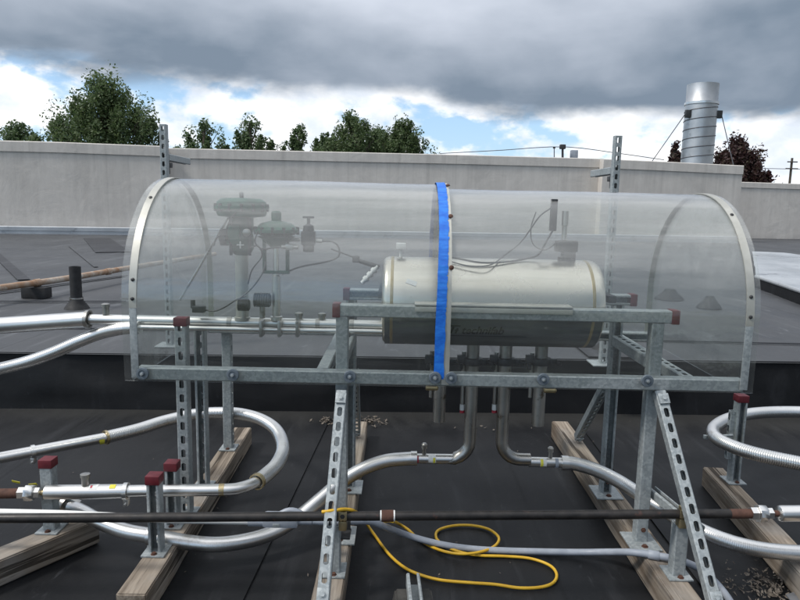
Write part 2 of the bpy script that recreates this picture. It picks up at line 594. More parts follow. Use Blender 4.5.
def sweep(bm, pts, r, segs=14, cap=True):
    """tube along pts; r is a number or a function of the ring's index"""
    fr = r if callable(r) else (lambda i: r)
    t = (pts[1] - pts[0]).normalized()
    u, v, _ = frame(t, V((0, 0, 1)) if abs(t.z) < 0.9 else V((0, 1, 0)))
    rings = []
    for i, p in enumerate(pts):
        nt = (pts[min(i + 1, len(pts) - 1)] - pts[max(i - 1, 0)]).normalized()
        q = t.rotation_difference(nt)
        u, v, t = q @ u, q @ v, nt
        rr = fr(i)
        rings.append([bm.verts.new(p + (u * math.cos(a) + v * math.sin(a)) * rr)
                      for a in (2 * math.pi * k_ / segs for k_ in range(segs))])
    for a, b in zip(rings, rings[1:]):
        for i in range(segs):
            j = (i + 1) % segs
            bm.faces.new((a[i], a[j], b[j], b[i]))
    if cap:
        bm.faces.new(rings[0])
        bm.faces.new(rings[-1])


def tube(bm, pts, r, segs=14, step=0.012):
    sweep(bm, spline(pts, step) if len(pts) > 2 else pts, r, segs)


def corrugated(bm, pts, r, segs=20, pitch=0.0075, depth=0.05):
    pp = spline(pts, pitch / 3)
    sweep(bm, pp, lambda i: r * (1 - depth * (0, 0.25, 1)[i % 3]), segs)


HS, TW = 0.0206, 0.0027


def strut(bm, p0, p1, web, slotted=False, phase=0.0, size=HS, solid=False):
    """C-shaped channel from p0 to p1; its closed back looks along web"""
    u, v, w_ = frame(p1 - p0, web)
    L = (p1 - p0).length
    hh, c, t = size, 0.0035, TW
    a = 0.0112 * size / HS
    prof = [(-hh + c, hh), (hh - c, hh), (hh, hh - c), (hh, -hh + c), (hh - c, -hh), (a, -hh), (a, -hh + .009), (a + t, -hh + .009),
            (a + t, -hh + t), (hh - t, -hh + t), (hh - t, hh - t), (-hh + t, hh - t), (-hh + t, -hh + t), (-a - t, -hh + t),
            (-a - t, -hh + .009), (-a, -hh + .009), (-a, -hh), (-hh + c, -hh), (-hh, -hh + c), (-hh, hh - c)]
    n = len(prof)
    lo = [bm.verts.new(p0 + u * x + v * y) for x, y in prof]
    hi = [bm.verts.new(p0 + u * x + v * y + w_ * L) for x, y in prof]
    for i in range(n):
        if slotted and i in (0, 10):
            continue
        j = (i + 1) % n
        bm.faces.new((lo[i], lo[j], hi[j], hi[i]))
    bm.faces.new(lo)
    bm.faces.new(hi)
    if slotted:
        per, sl, sw, ch = 0.0508, 0.0152, 0.0078, 0.004
        cnt = max(1, int(round(L / per)))
        per = L / cnt
        holes = []
        for y, wd in ((hh, hh - c), (hh - t, hh - t)):
            row = []
            for kx in range(cnt):
                s0, s1 = kx * per, (kx + 1) * per
                mid = (s0 + s1) / 2
                Q = lambda x, s: bm.verts.new(p0 + u * x + v * y + w_ * s)
                r0, r1, r2, r3 = Q(wd, s0), Q(wd, s1), Q(-wd, s1), Q(-wd, s0)
                o = [Q(sw, mid - sl + ch), Q(sw, mid + sl - ch), Q(sw - ch, mid + sl), Q(-sw + ch, mid + sl),
                     Q(-sw, mid + sl - ch), Q(-sw, mid - sl + ch), Q(-sw + ch, mid - sl), Q(sw - ch, mid - sl)]
                for f in ((r0, r1, o[1], o[0]), (r1, o[2], o[1]), (r1, r2, o[3], o[2]), (r2, o[4], o[3]),
                          (r2, r3, o[5], o[4]), (r3, o[6], o[5]), (r3, r0, o[7], o[6]), (r0, o[0], o[7])):
                    bm.faces.new(f)
                row.append(o)
            holes.append(row)
        for oa, ob in zip(*holes):
            for i in range(8):
                j = (i + 1) % 8
                bm.faces.new((oa[i], oa[j], ob[j], ob[i]))


def bolt(bm, c, axis, r=0.008, hgt=0.006):
    lathe(bm, [(r * 1.5, 0), (r * 1.5, 0.0015), (r, 0.0016), (r, hgt), (r * 0.6, hgt)], c, axis, 6)


FRONT, BACK, UP, RIGHT = V((0, -1, 0)), V((0, 1, 0)), V((0, 0, 1)), V((1, 0, 0))
LEFT = -RIGHT

# ------------------------------------------------------------------ setting
ZU = 0.318          # upper roof
STEP_Y = 3.8
TOP = 0.09         # top of the timbers


def sheet(name, corners, mat, z, nx=1, ny=1, fn=None):
    bm = BM()
    (x0, y0), (x1, y1) = corners
    g = [[bm.verts.new((x0 + (x1 - x0) * i / nx, y0 + (y1 - y0) * j / ny, z + (fn(x0 + (x1 - x0) * i / nx, y0 + (y1 - y0) * j / ny) if fn else 0)))
          for i in range(nx + 1)] for j in range(ny + 1)]
    for j in range(ny):
        for i in range(nx):
            bm.faces.new((g[j][i], g[j][i + 1], g[j + 1][i + 1], g[j + 1][i]))
    return link(name, bm, mat)


o = sheet('ground', ((-1500, -1500), (1500, 1500)), 'grass_ground', -6.0)
tag(o, 'flat ground far below the roof', None, kind='structure')

# the low roof in the foreground, gently uneven
o = sheet('roof_deck', ((-8, -4), (8, STEP_Y + 0.4)), 'roof_black', 0.0, 160, 78,
          lambda x, y: 0.003 * mnoise.noise(V((x * 0.8, y * 0.8, 0))) - 0.002)
tag(o, 'black membrane roof in the foreground', None, kind='structure')

# raised roof: wrinkled black upstand and the long grey deck behind it
bm = BM()
NXF, NZF = 220, 10
rows = []
for j in range(NZF + 1):
    z = -0.02 + (ZU + 0.012 + 0.02) * j / NZF
    row = []
    for i in range(NXF + 1):
        x = -8 + 16 * i / NXF
        mid = math.sin(math.pi * j / NZF)
        d = (0.018 * mnoise.noise(V((x * 2.2, z * 5, 3))) + 0.008 * mnoise.noise(V((x * 7 + z * 9, z * 12, 1)))) * mid
        row.append(bm.verts.new((x, STEP_Y + 0.0385 * x - 0.02 + 0.03 * j / NZF + d - 0.01 * (1 - j / NZF), z)))
    rows.append(row)
for a, b in zip(rows, rows[1:]):
    for i in range(NXF):
        bm.faces.new((a[i], a[i + 1], b[i + 1], b[i]))
o = link('roof_upstand', bm, 'roof_face', smooth=60)
tag(o, 'black wrinkled membrane face of the roof step', None, kind='structure')

upper = sheet('raised_roof', ((-40, STEP_Y - 0.005), (40, 60)), 'roof_grey', ZU + 0.005, 80, 60,
              lambda x, y: 0.006 * mnoise.noise(V((x * 0.4, y * 0.4, 5))))
for v_ in upper.data.vertices:
    if v_.co.y < STEP_Y + 0.1:
        v_.co.y += 0.0385 * max(-8, min(8, v_.co.x))
tag(upper, 'grey membrane roof deck above the step', None, kind='structure')


DECK = bpy.data.objects['roof_deck']


def strip_on_roof(name, pts, width, mat, z, parent):
    bm = BM()
    a, b = pts
    d = (b - a).normalized()
    n = V((-d.y, d.x, 0)) * width / 2
    vs = [V((p.x, p.y, z)) for p in (a - n, b - n, b + n, a + n)]
    lo = [bm.verts.new(q) for q in vs]
    hi = [bm.verts.new(q + V((0, 0, 0.006))) for q in vs]
    bm.faces.new(hi)
    for i in range(4):
        bm.faces.new((lo[i], lo[(i + 1) % 4], hi[(i + 1) % 4], hi[i]))
    return link(name, bm, mat, parent, 0)


ZS = ZU + 0.012
strip_on_roof('seam_strip', (G(97, 239, ZU), G(113, 253, ZU)), 0.55, 'seam_dark', ZS, upper)
strip_on_roof('seam_strip', (G(-6, 253, ZU), G(24, 281, ZU)), 0.12, 'seam_dark', ZS, upper)
strip_on_roof('seam_strip', (G(-60, 302, ZU), G(126, 277, ZU)), 0.05, 'seam_dark', ZS + 0.004, upper)
strip_on_roof('seam_strip', (G(70, 247, ZU), G(96, 268, ZU)), 0.05, 'roof_grey', ZS, upper)
strip_on_roof('seam_strip', (G(-60, 327, ZU), G(860, 347, ZU)), 0.02, 'seam_dark', ZS, upper)
strip_on_roof('seam_strip', (G(-20, 303, ZU), G(126, 303, ZU)), 0.03, 'seam_dark', ZS + 0.002, upper)
strip_on_roof('lap_seam', (G(588, 424, 0), G(760, 640, 0)), 0.11, 'roof_black', -0.0005, DECK)
strip_on_roof('lap_seam', (G(318, 424, 0), G(205, 640, 0)), 0.11, 'roof_black', -0.0005, DECK)


# ------------------------------------------------------------------ parapet walls
def wall_run(bm, path, zlo, ztops, thick, capz, capout):
    """wall following path (front face line), top rising or falling with ztops, with a slightly proud cap band"""
    n = len(path)

    def off(i, d):
        a = path[max(i - 1, 0)]
        b = path[min(i + 1, n - 1)]
        t = (b - a).normalized()
        return path[i] + V((-t.y, t.x, 0)) * d

    sec = []
    for i in range(n):
        f0, zt = off(i, 0), ztops[i]
        f1, bk = off(i, -capout), off(i, thick)
        sec.append([V((f0.x, f0.y, zlo)), V((f0.x, f0.y, zt - capz)), V((f1.x, f1.y, zt - capz + 0.01)), V((f1.x, f1.y, zt - 0.02)),
                    V((f1.x, f1.y, zt)) + V((0, 0.02, 0)), V((bk.x, bk.y, zt - 0.03)), V((bk.x, bk.y, zlo))])
    rings = [[bm.verts.new(p) for p in s_] for s_ in sec]
    m_ = len(rings[0])
    for a, b in zip(rings, rings[1:]):
        for i in range(m_):
            j = (i + 1) % m_
            bm.faces.new((a[i], a[j], b[j], b[i]))
    bm.faces.new(rings[0])
    bm.faces.new(rings[-1])


def wall_pt(x, Y):
    p = P(x, 200, Y)
    return V((p.x, p.y, 0))


def top_at(x, y, Y):
    return P(x, y, Y).z


wy = lambda x: 16.3 + (x + 60) / 800 * 3.5
keys = [(-160, 138.5), (-60, 138.8), (60, 142), (163, 146), (168, 148.0), (300, 151), (450, 154.5), (597, 158.5)]
bm = BM()
path, tops = [], []
for x, y in keys:
    rec = 0.45 if 168 <= x <= 597 else 0.0
    p = wall_pt(x, wy(x) + rec)
    path.append(p)
    tops.append(top_at(x, y, wy(x) + rec))
for x, y, rec in ((601, 158.8, 0.0), (660, 161.5, 0), (740, 165.5, 0)):
    path.append(wall_pt(x, wy(x)))
    tops.append(top_at(x, y, wy(x)))
wall_run(bm, path, ZU - 0.2, tops, 0.45, 0.27, 0.035)
o = link('parapet_wall', bm, 'parapet_skin', loc=V((0, 19, ZU)), smooth=30)
tag(o, 'long pale grey membrane covered parapet wall behind the clear cover', 'parapet wall')
bm = BM()
path = [wall_pt(728, 23.0), wall_pt(800, 23.4), wall_pt(1000, 24.5)]
tops = [top_at(728, 181.5, 23.0), top_at(800, 183.8, 23.4), top_at(1000, 190, 24.5)]
wall_run(bm, path, ZU - 0.2, tops, 0.45, 0.2, 0.03)
o = link('parapet_wall', bm, 'parapet_skin', loc=V((13, 23, ZU)), smooth=30)
tag(o, 'lower wrinkled grey wall past the end of the long parapet', 'parapet wall')
# ledge of membrane at the foot of the long wall
bm = BM()
path2 = [wall_pt(-160, wy(-160) - 0.3), wall_pt(200, wy(200) - 0.3), wall_pt(742, wy(742) - 0.3)]
wall_run(bm, path2, ZU - 0.1, [ZU + 0.2, ZU + 0.2, ZU + 0.2], 0.29, 0.12, 0.01)
o = link('wall_base_flashing', bm, 'silver_membrane', loc=V((0, 18.5, ZU)), smooth=30)
tag(o, 'low grey flashing strip along the foot of the long parapet', 'flashing')

# low membrane covered curb on the raised roof, far right
bm = BM()
zt = 0.455
qs = [G(756, 276.5, zt), G(870, 314, zt), G(960, 268, zt), G(752, 251, zt)]
NU, NV = 26, 16
gr = []
for j in range(NV + 1):
    row = []
    for i in range(NU + 1):
        a = qs[0].lerp(qs[1], i / NU)
        b = qs[3].lerp(qs[2], i / NU)
        q = a.lerp(b, j / NV)
        row.append(bm.verts.new(q + V((0, 0, 0.035 * mnoise.noise(V((q.x * 1.1, q.y * 0.9, 2))) + 0.015 * mnoise.noise(V((q.x * 3.5, q.y * 2.5, 7)))))))
    gr.append(row)
for j in range(NV):
    for i in range(NU):
        bm.faces.new((gr[j][i], gr[j][i + 1], gr[j + 1][i + 1], gr[j + 1][i]))
curb = link('roof_curb', bm, 'silver_membrane', loc=qs[0], smooth=60)
tag(curb, 'low silvery membrane covered curb with black sides on the raised roof', 'roof curb')
bm = BM()
rim = [r_ for r_ in [[qs[0], qs[1]], [qs[1], qs[2]], [qs[3], qs[0]]]]
for a, b in rim:
    vs = [bm.verts.new(p) for p in (V((a.x, a.y, ZU - .02)), V((b.x, b.y, ZU - .02)), V((b.x, b.y, zt - 0.012)), V((a.x, a.y, zt - 0.012)))]
    bm.faces.new(vs)
link('side', bm, 'roof_face', curb, 0)
bm = BM()
d = (qs[1] - qs[0]).normalized()
tube(bm, [qs[0] + V((0, 0, 0.0)), qs[1] + V((0, 0, 0.0))], 0.022, 8)
link('edge_trim', bm, 'silver_membrane', curb)

# ------------------------------------------------------------------ trees beyond the roof
GZ = -6.0


def tree(name, label, x, ytop, wpx, Y, leaf, seed, spiky=0.0, sparse=1.0, low=3.5, cat='tree', nleaf=5200, leafsize=0.2, stems=1):
    rnd = random.Random(seed)
    ptop = P(x, ytop, Y)
    cx, cy, zt_ = ptop.x, Y, ptop.z
    rw = px_size(wpx, Y) / 2
    root = thing(name, label, cat, V((cx, cy, GZ)), 'trees beyond the roof')
    zc0 = CAM_H + 0.078 * Y - 2.2
    hgt = zt_ - zc0
    trunk = BM()
    split = zc0 - 0.3
    tpts = [V((cx, cy, GZ - 0.2)), V((cx + 0.1 * rw, cy, (GZ + split) / 2)), V((cx, cy, split)), V((cx + .05 * rw, cy, split + hgt * 0.45)), V((cx, cy, zt_ - 0.6))]
    tp = spline(tpts, 0.4)
    sweep(trunk, tp, lambda i: max(0.03, 0.05 * rw + 0.10 - (0.05 * rw + 0.07) * i / len(tp)), 8)
    crown = BM()
    clumps = []
    tries = 0
    ncl = int(64 * sparse)
    while len(clumps) < ncl and tries < 4000:
        tries += 1
        t = rnd.random() ** 1.15
        z = zc0 + hgt * t
        env = max(0.08, 1 - t ** 1.6) ** 0.7
        env = max(env, 0.12)
        a = rnd.random() * 2 * math.pi
        rr = rw * env * math.sqrt(rnd.random()) * (0.75 + 0.5 * rnd.random())
        c = V((cx + rr * math.cos(a), cy + rr * math.sin(a), z))
        clumps.append((c, (0.08 + 0.13 * rnd.random()) * rw * (0.75 + 0.5 * (1 - t))))
    # upright sprays that stick out, so that the outline is uneven
    for q in range(int(10 + 16 * spiky)):
        a = rnd.random() * 2 * math.pi
        f_ = rnd.random() ** 0.6
        rr = rw * f_ * 0.84
        ztip = zc0 + hgt * (1.0 - 0.62 * f_ ** 1.5) * rnd.uniform(0.86, 1.0)
        hs = hgt * rnd.uniform(0.12, 0.24)
        for kk in range(4):
            u_ = kk / 3
            clumps.append((V((cx + rr * math.cos(a) * (1 + 0.06 * u_), cy + rr * math.sin(a), ztip - hs * (1 - u_))), rw * (0.13 - 0.085 * u_)))
    for c, r_ in clumps:
        if rnd.random() < 0.75:
            zb = max(split, c.z - 0.3 * hgt - 0.5 * (c - V((cx, cy, c.z))).length)
            b0 = V((cx, cy, min(zb, zt_ - 0.8)))
            mid = b0.lerp(c, 0.5) + V((0, 0, -0.15 * r_))
            bp = spline([b0, mid, c], 0.5)
            sweep(trunk, bp, lambda i: max(0.012, 0.05 * (1 - i / len(bp)) + 0.012), 5)
    per = max(20, int(1.5 * nleaf / len(clumps)))
    for c, r_ in clumps:
        stretch = 1.15 + spiky * rnd.uniform(0.4, 1.9)
        for q in range(per):
            d = V((rnd.gauss(0, 1), rnd.gauss(0, 1), rnd.gauss(0, 1)))
            d = d.normalized() * (rnd.random() ** 0.45) * r_ * 1.25
            d.z *= 0.8 * stretch
            p = c + d
            s = leafsize * rnd.uniform(0.4, 1.25)
            n = V((rnd.gauss(0, 1), rnd.gauss(0, 1), rnd.gauss(0.4, 1))).normalized()
            u = n.orthogonal().normalized()
            u.rotate(Matrix.Rotation(rnd.random() * 6.28, 3, n))
            v = n.cross(u)
            vs = [crown.verts.new(p + u * s * 0.5), crown.verts.new(p + v * s * 0.28 + n * s * 0.06), crown.verts.new(p - u * s * 0.5), crown.verts.new(p - v * s * 0.28 + n * s * 0.06)]
            crown.faces.new(vs)
    link('trunk', trunk, 'bark', root, 60)
    # leaves keep their own face normals
    me_parent = link('crown', crown, leaf, root, 0)
    return root


tree('leafy_tree', 'tallest dark green leafy tree, broad and spiky, rising over the parapet at left', 103, 84, 146, 40, 'leaf_dark', 3, 0.8, 1.6, 1.2, nleaf=24000, leafsize=0.20)
tree('leafy_tree', 'low green treetop at the far left end of the parapet', 16, 126, 76, 60, 'leaf_mid', 5, 0.3, 0.9, 1.2, nleaf=5200, leafsize=0.28)
tree('leafy_tree', 'thin airy treetop just past the slotted post with bracket, nearer the tallest tree', 203, 123, 74, 52, 'leaf_mid', 8, 0.3, 0.6, 1.4, nleaf=3400, leafsize=0.26)
tree('leafy_tree', 'thin airy treetop second to the right of the slotted post', 250, 119, 70, 55, 'leaf_mid', 12, 0.3, 0.6, 1.4, nleaf=3400, leafsize=0.27)
tree('leafy_tree', 'small pale treetop against the rounded dark green trees', 298, 127, 48, 52, 'leaf_mid', 15, 0.4, 0.7, 1.4, nleaf=2600, leafsize=0.25)
tree('leafy_tree', 'rounded dark green treetop highest of the clump over the middle of the parapet', 354, 115, 84, 44, 'leaf_dark', 21, 0.4, 1.3, 1.4, nleaf=13000, leafsize=0.19)
tree('leafy_tree', 'dark green treetop at the right side of the clump over mid parapet', 402, 124, 80, 46, 'leaf_dark', 27, 0.5, 1.2, 1.4, nleaf=12000, leafsize=0.19)
tree('leafy_tree', 'low dark green treetop filling the gap in the middle of the clump over mid parapet', 378, 131, 70, 50, 'leaf_mid', 51, 0.4, 1.0, 1.4, nleaf=6000, leafsize=0.24)
tree('leafy_tree', 'low bushy treetop at the left foot of the highest clump over mid parapet', 326, 133, 50, 54, 'leaf_mid', 57, 0.4, 0.9, 1.4, nleaf=4000, leafsize=0.26)
tree('purple_tree', 'dark purple leaved maple behind the shiny exhaust stack', 737, 142, 74, 36, 'leaf_purple', 33, 1.0, 1.3, 1.0, nleaf=12000, leafsize=0.2)
tree('purple_tree', 'small sprig of reddish treetop on the left of the exhaust stack', 676, 143, 26, 38, 'leaf_purple', 39, 0.8, 0.5, 1.2, nleaf=1500, leafsize=0.22)

# ------------------------------------------------------------------ exhaust stack, guy wires, pole, wires
SY = 27.0
pc = P(696.8, 160, SY)
sx, ztp = pc.x, P(701, 84.5, SY).z
sr = px_size(14.6, SY)
stack = thing('exhaust_stack', 'shiny spiral banded steel exhaust stack held by guy wires', 'exhaust stack', V((sx, SY, ZU)))
zj = P(700, 104, SY).z
bm = BM()
lathe(bm, [(sr, ZU - 0.2), (sr, zj)], V((sx, SY, 0)), UP, 48, cap=False)
link('duct', bm, 'stack_steel', stack)
bm = BM()
turn = (zj - P(700, 113.5, SY).z)
hp = []
zz = ZU
nturn = int((zj - ZU) / turn)
for i in range(nturn * 40):
    a = 2 * math.pi * i / 40
    hp.append(V((sx + sr * 1.005 * math.cos(a), SY + sr * 1.005 * math.sin(a), zj - 0.12 - turn * nturn + turn * i / 40)))
sweep(bm, hp, 0.02, 6)
link('spiral_seam', bm, 'wire_grey', stack)
bm = BM()
lathe(bm, [(sr * 1.01, zj), (sr * 0.985, zj + 0.02), (sr * 0.985, ztp), (sr * 0.95, ztp), (sr * 0.95, ztp - 1.0)], V((sx, SY, 0)), UP, 48, cap=False)
link('top_section', bm, 'stack_steel', stack)
bm = BM()
lathe(bm, [(sr * 0.99, zj - 0.06), (sr * 1.06, zj - 0.04), (sr * 1.06, zj + 0.05), (sr * 0.99, zj + 0.06)], V((sx, SY, 0)), UP, 48, cap=False)
link('joint_ring', bm, 'stainless', stack)
zb_ = P(700, 115, SY).z
for s_, foot in ((-1, P(652, 163, SY + 0.5)), (1, P(733, 168, SY - 1.0))):
    bm = BM()
    at = V((sx + s_ * sr * 1.02, SY - 0.25, zb_))
    box(bm, at, (0.22, 0.16, 0.3), None, 0.02)
    br = link('guy_bracket', bm, 'dark_metal', stack)
    bm = BM()
    far = at + (foot - at) * 1.8
    sweep(bm, [at + V((s_ * 0.1, 0, 0)), far], 0.018, 5)
    link('guy_wire', bm, 'wire_grey', br)

pb = P(792, 160, 60)
pole = thing('utility_pole', 'thin distant utility pole with short crossarms behind the purple maple', 'utility pole', V((pb.x, 60, GZ)))
bm = BM()
zp = P(792, 158, 60).z
sweep(bm, [V((pb.x, 60, GZ)), V((pb.x, 60, zp))], lambda i: 0.13 - 0.03 * i, 8)
link('mast', bm, 'bark', pole)
for dz, hw in ((0.35, 0.45), (0.95, 0.55)):
    bm = BM()
    box(bm, V((pb.x, 59.9, zp - dz)), (hw * 2, 0.1, 0.1), None, 0.01)
    link('crossarm', bm, 'bark', pole)
bm = BM()
wp = [P(640, 161, 60), P(720, 167.3, 60), P(792, 169, 60), P(900, 172, 60)]
tube(bm, wp, 0.028, 5, 2.0)
o = link('power_line', bm, 'wire_grey', loc=wp[0])
tag(o, 'thin power line strung to the distant utility pole', 'power line')

# things standing on the parapet top
bm = BM()
ww = [P(440, 153.5, 21.5), P(500, 150.3, 21), P(563, 146.8, 20.6), P(620, 153.5, 21), P(665, 160, 21.5)]
tube(bm, ww, 0.012, 5, 0.5)
o = link('thin_cable', bm, 'wire_grey', loc=ww[2])
tag(o, 'thin cable sagging over the parapet top from a short rod', 'cable')


def rod(x, y0, y1, Y, r_, label):
    root = thing('short_rod', label, 'rod', P(x, y1, Y), 'rods on the parapet')
    bm = BM()
    sweep(bm, [P(x, y1 + 2, Y), P(x, y0, Y)], r_, 8)
    link('shaft', bm, 'dark_metal', root)
    bm = BM()
    box(bm, P(x, y0, Y), (r_ * 5, r_ * 4, r_ * 4), None, r_ * 0.6)
    link('head', bm, 'dark_metal', root)


rod(554.2, 147.6, 157.5, 20.55, 0.014, 'thin pale rod with a small head standing on the parapet beside a thicker one')
rod(562.6, 146.8, 157.5, 20.55, 0.035, 'thicker dark rod holding up the cable on the parapet')
bm = BM()
box(bm, P(574, 154.2, 20.7), (0.21, 0.2, 0.24), None, 0.015)
o = link('small_box', bm, 'conduit_grey', loc=P(574, 157, 20.7))
tag(o, 'small grey square box on top of the parapet', 'box')


# ------------------------------------------------------------------ tall slotted posts on the edge of the raised roof
def tall_post(x, ytop, Y, label, dirx):
    p1 = P(x, ytop, Y)
    p0 = V((p1.x, Y, ZU + 0.016))
    root = thing('slotted_post', label, 'post', p0, 'slotted posts behind the cover')
    bm = BM()
    strut(bm, p0, p1, FRONT, True)
    link('upright', bm, 'galvanised', root)
    bm = BM()
    q0 = V((p1.x, Y + 0.024, p1.z - 0.19))
    strut(bm, q0 + V((0, 0.0, 0)), q0 + V((0, 0.40, 0)), UP, False)
    link('arm', bm, 'galvanised', root)
    bm = BM()
    box(bm, q0 + V((0.0, 0.035, -0.045)), (0.035, 0.06, 0.03), None, 0.003)
    box(bm, q0 + V((0.0, 0.012, -0.055)), (0.035, 0.006, 0.09), None, 0.001)
    link('angle_bracket', bm, 'dark_metal', root)
    bm = BM()
    box(bm, p0 + V((0, 0, -0.003)), (0.15, 0.15, 0.008), None, 0.002)
    link('base_plate', bm, 'galvanised', root)


tall_post(163.5, 124.5, 4.0, 'tall slotted steel post behind the cover, in front of the tallest tree', 1)
tall_post(617.8, 136.0, 3.75, 'tall slotted steel post behind the cover, nearer the exhaust stack', -1)

# ------------------------------------------------------------------ raised roof: vents, rusty pipe
pv = G(77, 309, ZU)
vp = thing('vent_pipe', 'black upright plumbing vent pipe with a flared boot on the raised roof', 'vent pipe', pv)
zt_v = P(76, 266.5, pv.y).z
bm = BM()
lathe(bm, [(0.046, ZU), (0.046, zt_v), (0.039, zt_v), (0.039, zt_v - 0.1)], V((pv.x, pv.y, 0)), UP, 20)
link('pipe', bm, 'rubber', vp)
bm = BM()
lathe(bm, [(0.10, ZU + 0.005), (0.085, ZU + 0.03), (0.055, ZU + 0.07), (0.052, ZU + 0.1), (0.047, ZU + 0.1)], V((pv.x, pv.y, 0)), UP, 20)
boot = link('boot', bm, 'rubber', vp)
bm = BM()
lathe(bm, [(0.0535, ZU + 0.083), (0.0545, ZU + 0.087), (0.0545, ZU + 0.093), (0.0535, ZU + 0.097)], V((pv.x, pv.y, 0)), UP, 20, cap=False)
link('clamp_ring', bm, 'stainless_dull', boot)

ZP = 0.46
rp = thing('rusty_pipe', 'long rust stained pipe running across the raised roof', 'pipe', G(36, 283, ZU))
bm = BM()
ends = [G(-60, 297.5, ZP), G(4, 287.3, ZP), G(60, 279.5, ZP), G(126, 268.5, ZP), G(215, 254, ZP)]
tube(bm, ends, px_size(2.9, 6.6), 12, 0.2)
link('pipe_run', bm, 'rusty_pipe', rp)
for x, y in ((37, 282.8), (108, 271.6)):
    bm = BM()
    c = G(x, y, ZP)
    dd = (ends[2] - ends[1]).normalized()
    lathe(bm, [(0.036, -0.03), (0.036, 0.03)], c, dd, 12)
    link('coupling', bm, 'rusty_pipe', rp)
bk = G(35, 291.5, ZU)
pk = G(36, 282.9, ZP)
bm = BM()
box(bm, V((pk.x, pk.y, ZU + 0.055)), (0.22, 0.12, 0.1), None, 0.006)
o = link('support_block', bm, 'rubber', loc=V((pk.x, pk.y, ZU)))
tag(o, 'black rubber block propping up the rusty pipe', 'support block')


def roof_cone(x, y, rpx, hpx, label, plate=0.0, pipe=0.0):
    c = G(x, y, ZU)
    r_ = px_size(rpx, c.y)
    hh = px_size(hpx, c.y)
    root = thing('pipe_flashing', label, 'roof flashing', c, 'flashings on the raised roof')
    bm = BM()
    z0 = ZU + 0.012
    lathe(bm, [(r_, z0), (r_ * 0.96, z0 + hh * 0.12), (r_ * 0.55, z0 + hh * 0.6), (r_ * 0.30, z0 + hh), (r_ * 0.15, z0 + hh)], V((c.x, c.y, 0)), UP, 24)
    for v_ in bm.verts:
        v_.co += V((1, 1, 0)) * 0.02 * mnoise.noise(v_.co * 9)
    link('cone', bm, 'rubber', root)
    if plate:
        bm = BM()
        box(bm, V((c.x, c.y, z0 + 0.004)), (plate, plate * 1.2, 0.008), None, 0.002)
        link('patch', bm, 'seam_dark', root)
    if pipe:
        bm = BM()
        lathe(bm, [(0.024, z0), (0.024, z0 + pipe), (0.045, z0 + pipe + 0.01), (0.045, z0 + pipe + 0.05), (0.02, z0 + pipe + 0.07)], V((c.x, c.y, 0)), UP, 14)
        link('vent_tube', bm, 'white_plastic', root)


roof_cone(669, 300, 14, 10, 'dark low roof cone seen through the clear cover, farther of the two')
roof_cone(709, 309, 12, 12, 'dark roof cone seen through the right end of the clear cover, nearer of the two')
roof_cone(607, 352, 16, 10, 'dark cone on a square patch at the edge of the raised roof', 0.36)

# ------------------------------------------------------------------ timbers on the low roof
def timber(a, b, label, size=0.089, extra0=0.0, extra1=0.0):
    """square timber whose top centre line runs from a to b (a nearer)"""
    d = V((b.x - a.x, b.y - a.y, 0))
    L = d.length
    d.normalize()
    a2 = V((a.x, a.y, 0)) - d * extra0
    L += extra0 + extra1
    ang = math.atan2(d.y, d.x)
    bm = BM()
    n = 40
    t = bmesh.new()
    bmesh.ops.create_cube(t, size=1)
    bmesh.ops.scale(t, verts=t.verts, vec=(L, size, TOP - 0.001))
    bmesh.ops.translate(t, verts=t.verts, vec=(L / 2, 0, (TOP - 0.001) / 2 + 0.001))
    bmesh.ops.bevel(t, geom=list(t.edges), offset=0.004, segments=2, affect='EDGES')
    bmesh.ops.subdivide_edges(t, edges=[e for e in t.edges if abs((e.verts[0].co - e.verts[1].co).x) > L * 0.8], cuts=n)
    for v_ in t.verts:
        q = v_.co
        q.y += 0.0022 * mnoise.noise(V((q.x * 6, q.z * 20, 1 + a.x)))
        if q.z > 0.05:
            q.z += 0.0012 * mnoise.noise(V((q.x * 7, q.y * 20, 4 + a.x))) - 0.001
    me = bpy.data.meshes.new('timber')
    t.to_mesh(me)
    t.free()
    bm.free()
    me.materials.append(MATS['timber'])
    me.polygons.foreach_set('use_smooth', [True] * len(me.polygons))
    me.set_sharp_from_angle(angle=R(35))
    o = bpy.data.objects.new('timber_sleeper', me)
    COL.objects.link(o)
    o.location = a2
    o.rotation_euler = (0, 0, ang)
    tag(o, label, 'timber', 'weathered timbers under the steel posts')
    return o


timber(G(131, 594, TOP), G(243, 427, TOP), 'weathered timber crossed by both hoses on the left, carrying two red capped stubs')
timber(G(328, 590, TOP), G(359, 421, TOP), 'weathered timber under the left legs of the tank stand', extra0=0.45)
timber(G(681, 590, TOP), G(560, 421, TOP), 'weathered timber under the right legs of the tank stand', extra0=0.45)
timber(G(790, 549, TOP), G(713, 467, TOP), 'short weathered timber with rust stain under the post of the right hose loop', extra0=0.5)
timber(G(0, 553, TOP), G(92, 516, TOP), 'grey timber lying askew under the red capped post at the left edge', extra0=0.3)


# ------------------------------------------------------------------ strut stubs with red caps
def base_plate(root, c, w_=0.10, d_=0.10):
    bm = BM()
    box(bm, V((c.x, c.y, c.z + 0.003)), (w_, d_, 0.006), None, 0.0015)
    pl = link('base_plate', bm, 'galvanised', root)
    bm = BM()
    bolt(bm, V((c.x + w_ * 0.02, c.y - d_ * 0.36, c.z + 0.006)), UP, 0.007)
    link_each('bolt', bm, 'rust', pl)
    return pl


